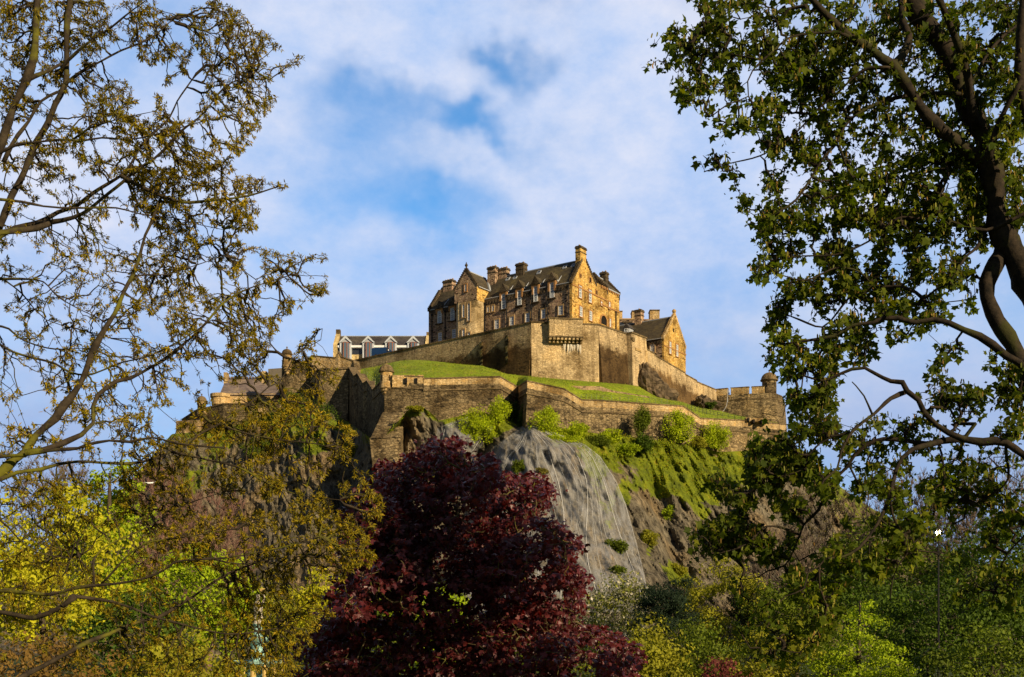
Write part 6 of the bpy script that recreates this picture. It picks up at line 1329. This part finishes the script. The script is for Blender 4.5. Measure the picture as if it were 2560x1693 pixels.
# left side
gtree('yellow_tree', 'bright yellow-green tree behind the lower left branches', 110, 1225, 400, 92, 'yellow', n=90, per=130, ls=.30)
gtree('green_tree', 'tall mid-green tree between the yellow tree and the crag', 275, 1125, 200, 120, 'lime', 'column', n=70, per=120, ls=.32)
bare('bare_tree', 'leafless grey-brown tree on the left skyline above the yellow tree', 130, 1160, 230, 140, 'twig', 'budding')
bare('bare_tree', 'leafless pinkish-brown birch beside the left foot of the crag', 405, 1165, 190, 132, 'twigr')
bare('bare_tree', 'leafless reddish tree against the shaded rock behind the ochre branches', 520, 1230, 230, 138, 'twigr', None)
gtree('shrub', 'dark green shrub low on the left under the ochre branches', 345, 1475, 300, 70, 'green', n=60, per=110, ls=.24, cat='shrub', crown0=.1)
gtree('green_tree', 'yellow-green tree against the shaded crag left of the fountain', 500, 1370, 260, 100, 'lime', n=70, per=110, ls=.28)
gtree('green_tree', 'olive tree behind the fountain and left of the copper maple', 690, 1460, 330, 108, 'olive', n=80, per=110, ls=.28)
gtree('yellow_tree', 'small bright yellow-green tree touching the left edge of the copper maple', 810, 1432, 170, 95, 'yellow', n=50, per=110, ls=.24)
gtree('shrub', 'brownish bronze shrub in the bottom left corner', 130, 1590, 330, 58, 'bronze', n=50, per=110, ls=.20, cat='shrub', crown0=.1)
gtree('shrub', 'olive shrub at the bottom edge left of the fountain', 480, 1580, 260, 62, 'olive', n=50, per=110, ls=.20, cat='shrub', crown0=.1)
gtree('green_tree', 'bright green tree glimpsed through the gaps of the copper maple', 1060, 1440, 300, 88, 'lime', n=70, per=110, ls=.26)
gtree('green_tree', 'green tree hidden behind the right half of the copper maple', 1300, 1530, 280, 92, 'mid', n=60, per=100, ls=.26)
gtree('green_tree', 'shaded green tree behind the left half of the copper maple', 900, 1520, 220, 80, 'mid', n=60, per=100, ls=.24)
# right side
gtree('cherry_tree', 'white-blossomed cherry tree between the copper maple and the netted rock', 1530, 1440, 250, 100, 'cherry', n=70, per=120, ls=.22)
gtree('conifer', 'dark blue-green conifer in front of the foot of the crag', 1668, 1432, 180, 92, 'dark', 'round', n=110, per=260, ls=.20, kind='lance', crown0=.1)
gtree('green_tree', 'yellow-green feathery tree right of the dark conifer', 1795, 1400, 210, 112, 'olive', n=80, per=110, ls=.24)
gtree('shrub', 'olive-green rounded shrub below the white cherry', 1590, 1550, 290, 74, 'olive', n=70, per=120, ls=.20, cat='shrub', crown0=.1)
gtree('shrub', 'green shrub below the dark conifer', 1740, 1560, 230, 78, 'mid', n=60, per=120, ls=.20, cat='shrub', crown0=.1)
gtree('shrub', 'small dark red shrub at the bottom edge right of the copper maple', 1790, 1640, 150, 60, 'red', n=30, per=120, ls=.16, cat='shrub', crown0=.1)
gtree('conifer', 'small bluish pine behind the hanging sycamore twigs', 1880, 1450, 150, 112, 'dark', 'round', n=60, per=180, ls=.22, kind='lance', crown0=.1)
gtree('green_tree', 'shadowy olive tree between the small pine and the cone-shaped tree', 1990, 1440, 230, 108, 'mid', n=70, per=110, ls=.26)
gtree('green_tree', 'low olive bush tree left of the cone-shaped tree', 1920, 1570, 260, 64, 'olive', n=70, per=120, ls=.17, crown0=.1)
gtree('cone_tree', 'bright green cone-shaped tree near the bottom right', 2150, 1466, 460, 62, 'lime', 'cone', n=330, per=90, ls=.13, crown0=.0)
bare('bare_tree', 'sparse yellow-budded tree against the sky right of the crag', 2060, 1215, 240, 175, 'twig', 'budding', n=420)
bare('bare_tree', 'leafless brown tree on the right skyline below the lowest limb', 2240, 1175, 260, 165, 'twig', None, n=520)
bare('bare_tree', 'leafless grey tree at the far right skyline', 2480, 1140, 300, 150, 'twig', None, n=520)
bare('bare_tree', 'leafless brown tree between the two right skyline trees', 2370, 1200, 220, 158, 'twig', 'budding', n=420)
bare('bare_tree', 'pale leafless scrub tree against the right foot of the crag', 1960, 1330, 200, 150, 'twig', None, n=360)
gtree('green_tree', 'broad green tree in front of the right skyline trees', 2230, 1270, 330, 122, 'mid', n=90, per=120, ls=.30)
gtree('green_tree', 'deep green tree at the right edge under the skyline trees', 2480, 1300, 330, 112, 'green', n=90, per=120, ls=.28)
gtree('green_tree', 'green tree right of the cone-shaped tree', 2360, 1440, 360, 84, 'green', n=100, per=120, ls=.24)
gtree('green_tree', 'mid-green tree behind the cone-shaped tree', 2120, 1400, 280, 112, 'green', n=80, per=110, ls=.26)
gtree('shrub', 'low green bush in the bottom right corner', 2470, 1560, 300, 56, 'mid', n=60, per=120, ls=.16, cat='shrub', crown0=.1)
gtree('shrub', 'small green bush at the bottom edge right of the cone-shaped tree', 2320, 1600, 180, 58, 'green', 'cone', n=50, per=110, ls=.16, cat='shrub', crown0=.1)
gtree('green_tree', 'dark green tree filling the space behind the right corner bush', 2600, 1400, 260, 84, 'green', n=70, per=110, ls=.24)
gtree('green_tree', 'dark green tree standing at the foot of the crag behind the cherry', 1450, 1560, 240, 120, 'green', n=60, per=100, ls=.26)

# ------------------------------------------------------------------ shrubs and ivy on the crag and walls
def crag_bush(label, px, py, w, h, pal, D=None, n=26, per=130, ls=.27, name='crag_bush', cat='bush', grp='bushes clinging to the crag', dz=1.0):
    GS[0] += 1; rng = np.random.default_rng(GS[0]); D_ = (float(rock_D(px, py)) if D is None else D)-dz
    x, y, z = P(px, py, D_); W_ = w/2/F*D_; H_ = h/2/F*D_
    q = rng.normal(size=(n, 3)); q /= np.linalg.norm(q, axis=1)[:, None]; q *= rng.random((n, 1))**.4
    C = np.stack([x+q[:, 0]*W_*.8, y+q[:, 1]*min(W_, 2.2)*.6, z+q[:, 2]*H_*.8], -1); m_ = n*per; CC = np.repeat(C, per, 0)
    dr = rng.normal(size=(m_, 3)); dr /= np.linalg.norm(dr, axis=1)[:, None]; s_ = np.repeat(.5+.8*rng.random(n), per)*.36
    pos = CC+dr*(rng.random(m_)**.5*s_)[:, None]*np.array([W_, min(W_, 2.2), H_])
    t = thing(name, label, cat, (x, y+.8, z-H_), grp)
    f = dr+rng.normal(size=(m_, 3))*.6; v, s, i = leaves('oval', pos, f, dr*.5+rng.normal(size=(m_, 3))*.5+np.array([0, -.2, .5]), ls*(.6+.8*rng.random(m_))); obj_np('foliage', v, s, i, M['f_'+pal], t)
    st = np.tile([[x, y+1.0, z-H_]], (n, 1)); e = edges_np(st, C, np.full(n, .06), np.full(n, .02), 4); obj_np('stem', *e, M['barkB'], t)
CB = [('bright green ivy mound hanging below the recess of the outer wall', 1195, 1062, 120, 92, 'wall', 216, 40), ('bright green bush growing on the ivy mound beside the recess', 1243, 1028, 70, 84, 'wall', 217, 26),
 ('dark green ivy climbing the shaded recess of the outer wall', 1275, 1045, 50, 110, 'green', 226, 26), ('ivy on the shaded flank beside the salient corner', 1306, 1060, 26, 110, 'green', 221, 20),
 ('tall bright bush against the outer wall just right of the salient corner', 1366, 1058, 84, 88, 'wall', 213, 34), ('bright bush right of the tallest bush by the corner', 1436, 1076, 80, 50, 'wall', 215, 30),
 ('low olive bush above the top of the broad net', 1400, 1098, 120, 30, 'wall', None, 30), ('bright bush halfway along the outer wall left of the ivy column', 1530, 1092, 60, 36, 'wall', 219, 26),
 ('upright ivy column covering the outer wall up to its parapet', 1604, 1052, 44, 96, 'mid', 222.6, 30), ('dark green bush at the foot of the ivy column', 1610, 1108, 60, 50, 'green', 221, 26),
 ('round bright green bush against the outer wall, largest right of the ivy column', 1698, 1068, 92, 98, 'wall', 228, 44), ('bright green bush near the right end of the outer wall', 1790, 1090, 84, 76, 'wall', 233, 36),
 ('small pale bush between the two large bright wall bushes', 1745, 1105, 50, 36, 'olive', None, 18), ('dark little bush between the bright wall bushes', 1706, 1098, 30, 18, 'green', None, 12),
 ('olive shrub on the slope below the ivy column', 1570, 1124, 80, 30, 'lime', None, 34), ('green bush on the slope right of the broad net', 1490, 1106, 80, 36, 'mid', None, 26),
 ('bright shrub low on the bare rock right of the net', 1672, 1285, 50, 44, 'lime', None, 20), ('green shrub growing through the lower net', 1545, 1362, 66, 50, 'mid', None, 24),
 ('pale sage bush on the net beside the copper maple top', 1298, 1168, 40, 44, 'mid', None, 20), ('tuft of straw grass on the net beside the sage bush', 1355, 1178, 34, 20, 'budding', None, 12),
 ('small green shrub near the bottom edge of the net', 1545, 1425, 46, 26, 'mid', None, 14), ('dark ivy mass on the shaded rock left of the zigzag wall', 800, 1040, 120, 90, 'green', 243, 44),
 ('green shrub on the shaded slope under the left bastion', 735, 1005, 90, 60, 'mid', 249, 30), ('bushy growth on the rock under the left rampart', 650, 1120, 120, 60, 'mid', None, 30),
 ('olive shrub on the rock ledge left of the masonry foot', 880, 1130, 70, 50, 'olive', None, 20), ('yellow-green tuft on the outcrop beside the masonry foot', 1035, 1022, 50, 14, 'olive', None, 12),
 ('yellow shrub on the slope midway down the right crag', 1620, 1345, 70, 44, 'olive', None, 20), ('ochre bush low on the right crag above the conifer', 1690, 1425, 60, 40, 'olive', None, 20),
 ('scrubby green growth on the far right shoulder', 1900, 1185, 90, 40, 'mid', None, 22), ('small dark bush at the foot of the descending wall', 1775, 1012, 36, 18, 'green', 268, 12)]
for lab, px, py, w_, h_, pal, D_, n_ in CB: crag_bush(lab, px, py, w_, h_, pal, D_, n_)
# undergrowth, too many tufts to count
rng = np.random.default_rng(77); m_ = 40000
uu = rng.uniform(500, 2300, m_); tt = np.interp(uu, RU, RT); pp_ = tt+rng.random(m_)**1.3*430; ddn = rock_D(uu, pp_)
vm = vegmask(uu, pp_, (uu-HX)/F*ddn, ddn, CZ+(HY-pp_)/F*ddn)
pn = np.stack([(uu-HX)/F*ddn, ddn, (HY-pp_)/F*ddn], -1); keep = vm+fbm(pn*.5, 3, 70)*1.2 > .85+rng.random(m_)*.3
C = np.stack([(uu-HX)/F*ddn, ddn, CZ+(HY-pp_)/F*ddn], -1)[keep]; k_ = 5; C = np.repeat(C, k_, 0)+rng.normal(size=(len(C)*k_, 3))*.35; C[:, 1] -= rng.random(len(C))*.7
f = rng.normal(size=C.shape)*.5+np.array([0, -.4, .8]); v, s, i = leaves('oval', C, f, rng.normal(size=C.shape)*.6+np.array([0, -.6, .6]), .13+.17*rng.random(len(C)))
M['f_under'] = leafmat('crag undergrowth', [(.11, .14, .008), (.24, .30, .010), (.36, .42, .012), (.16, .20, .010), (.42, .28, .015)], .3, .7, .1)
tag(obj_np('undergrowth', v, s, i, M['f_under'], None, (0, 0, 0)), 'low green and yellow scrub covering the ledges of the crag', 'ground cover', kind='stuff')
# rough grass tufts on the bank
m_ = 9000; uu = rng.uniform(890, 1940, m_); lD, uD = np.interp(uu, LU, LD), np.interp(uu, UU, UD); fr_ = rng.random(m_); dd_ = lD+(uD-lD)*fr_
C = np.stack([(uu-HX)/F*dd_, dd_, bank_z(uu, dd_)+.0], -1); f = rng.normal(size=C.shape)*.35+np.array([0, 0, 1.]); v, s, i = leaves('needle', C, f, rng.normal(size=C.shape), .15+.5*rng.random(m_)**3)
M['f_bank'] = leafmat('bank grass blades', [(.09, .12, .010), (.20, .27, .012), (.34, .34, .03)], .3, .8, .1)
tag(obj_np('grass_blades', v, s, i, M['f_bank'], None, (0, 0, 0)), 'rough tufts of grass on the sunlit castle bank', 'grass', kind='stuff')

# ------------------------------------------------------------------ fountain, gull, lamp
M['verdigris'] = plain('turquoise cast iron', (.30, .50, .47), .7, .2, var=.45, scale=4.0); M['gilt'] = plain('gilt', (.55, .38, .12), .6, .3); M['fleshp'] = plain('pale weathered paint', (.50, .44, .38), .7)
FX, FY, _ = P(645, 1600, 90)
ft = thing('fountain', 'ornate turquoise and gold cast-iron fountain half hidden by branches left of the copper maple', 'fountain', (FX, FY, 0))
k = MB(); k.rev((FX, FY), [(4.4, 0), (4.4, .9), (4.1, .95), (4.0, .6), (0, .6)], 40); k.build('basin', M['verdigris'], ft)
k = MB(); k.rev((FX, FY), [(1.3, .5), (1.3, 1.5), (1.0, 1.7), (.9, 2.3), (2.0, 2.9), (2.1, 3.1), (1.9, 3.05), (.6, 2.8), (.5, 3.6), (.55, 4.3), (1.1, 4.8), (1.15, 4.95), (.35, 4.85), (.3, 5.8), (.45, 6.0), (0, 6.05)], 32); k.build('pedestal', M['verdigris'], ft)
k = MB(); 
for a in range(12): c_, s_ = math.cos(a*math.pi/6), math.sin(a*math.pi/6); k.rev((FX+1.75*c_, FY+1.75*s_), [(.02, 1.5), (.22, 1.8), (.2, 2.4), (.28, 2.6), (.10, 2.8), (.16, 2.95), (0, 3.1)], 8)
k.build('ornament', M['gilt'], ft)
k = MB(); k.rev((FX, FY), [(.35, 5.9), (.42, 6.3), (.30, 6.9), (.40, 7.3), (.30, 7.7), (.12, 7.85), (.18, 8.05), (.14, 8.3), (0, 8.4)], 14); k.tube([(FX+.3, FY, 7.5), (FX+.55, FY-.1, 8.0), (FX+.35, FY-.1, 8.5)], .09, 8); k.build('statue', M['fleshp'], ft)
k = MB(); k.rev((FX+.35, FY-.1), [(.02, 8.3), (.28, 8.6), (.3, 8.8), (0, 8.7)], 10); k.build('cornucopia', M['gilt'], ft)
# gull in flight
gx, gy, gz = P(375, 1208, 120); me = bpy.data.meshes.new('seabird')
J = [(0, 0, 0), (-.16, -.05, -.02), (-.26, -.06, -.05), (.20, .03, .0), (.34, .05, .01), (-.10, -.02, .03), (-.45, -.15, .06), (-.82, -.1, .03), (.12, .1, .04), (.40, .35, .16), (.55, .5, .42)]
Rr = [.09, .07, .045, .05, .03, .05, .035, .012, .05, .035, .012]; E = [(0, 1), (1, 2), (0, 3), (3, 4), (0, 6), (6, 7), (0, 9), (9, 10)]
used = sorted({a for e in E for a in e}); mp_ = {a: i for i, a in enumerate(used)}
me.from_pydata([J[a] for a in used], [(mp_[a], mp_[b]) for a, b in E], []); o = bpy.data.objects.new('seabird', me); COL.objects.link(o); o.location = (gx, gy, gz)
md = o.modifiers.new('skin', 'SKIN')
for i_, a in enumerate(used): me.skin_vertices[0].data[i_].radius = (Rr[a]*.9, Rr[a]*(.9 if a < 5 else .5))
me.skin_vertices[0].data[0].use_root = True; o.modifiers.new('sub', 'SUBSURF').render_levels = 1; me.materials.append(M['white'])
tag(o, 'white gull gliding with spread wings in front of the bare birch', 'bird')
# bright spot among the trees, built as a glowing lamp glass
lx_, ly_, lz_ = P(2346, 1332, 78)
lp_ = thing('street_lamp', 'dazzling bright lamp on a post shining out among the right-hand trees', 'lamp', (lx_, ly_, 0))
k = MB(); k.tube([(lx_, ly_, 0), (lx_, ly_, 4), (lx_, ly_, lz_-.3)], np.array([.10, .07, .05]), 8); k.build('post', M['black'], lp_)
k = MB(); k.rev((lx_, ly_), [(.05, lz_-.34), (.20, lz_-.3), (.24, lz_-.26), (.05, lz_-.26)], 14); k.rev((lx_, ly_), [(.26, lz_+.24), (.18, lz_+.36), (.04, lz_+.44), (0, lz_+.5)], 14); k.build('lantern_frame', M['black'], lp_)
m, nt, b = newmat('lamp glow'); b.inputs['Emission Color'].default_value = (1, .82, .55, 1); b.inputs['Emission Strength'].default_value = 30
k = MB(); k.rev((lx_, ly_), [(0, lz_-.22), (.10, lz_-.18), (.16, lz_), (.15, lz_+.10), (.08, lz_+.16), (0, lz_+.18)], 16); k.build('lamp_glass', m, lp_)
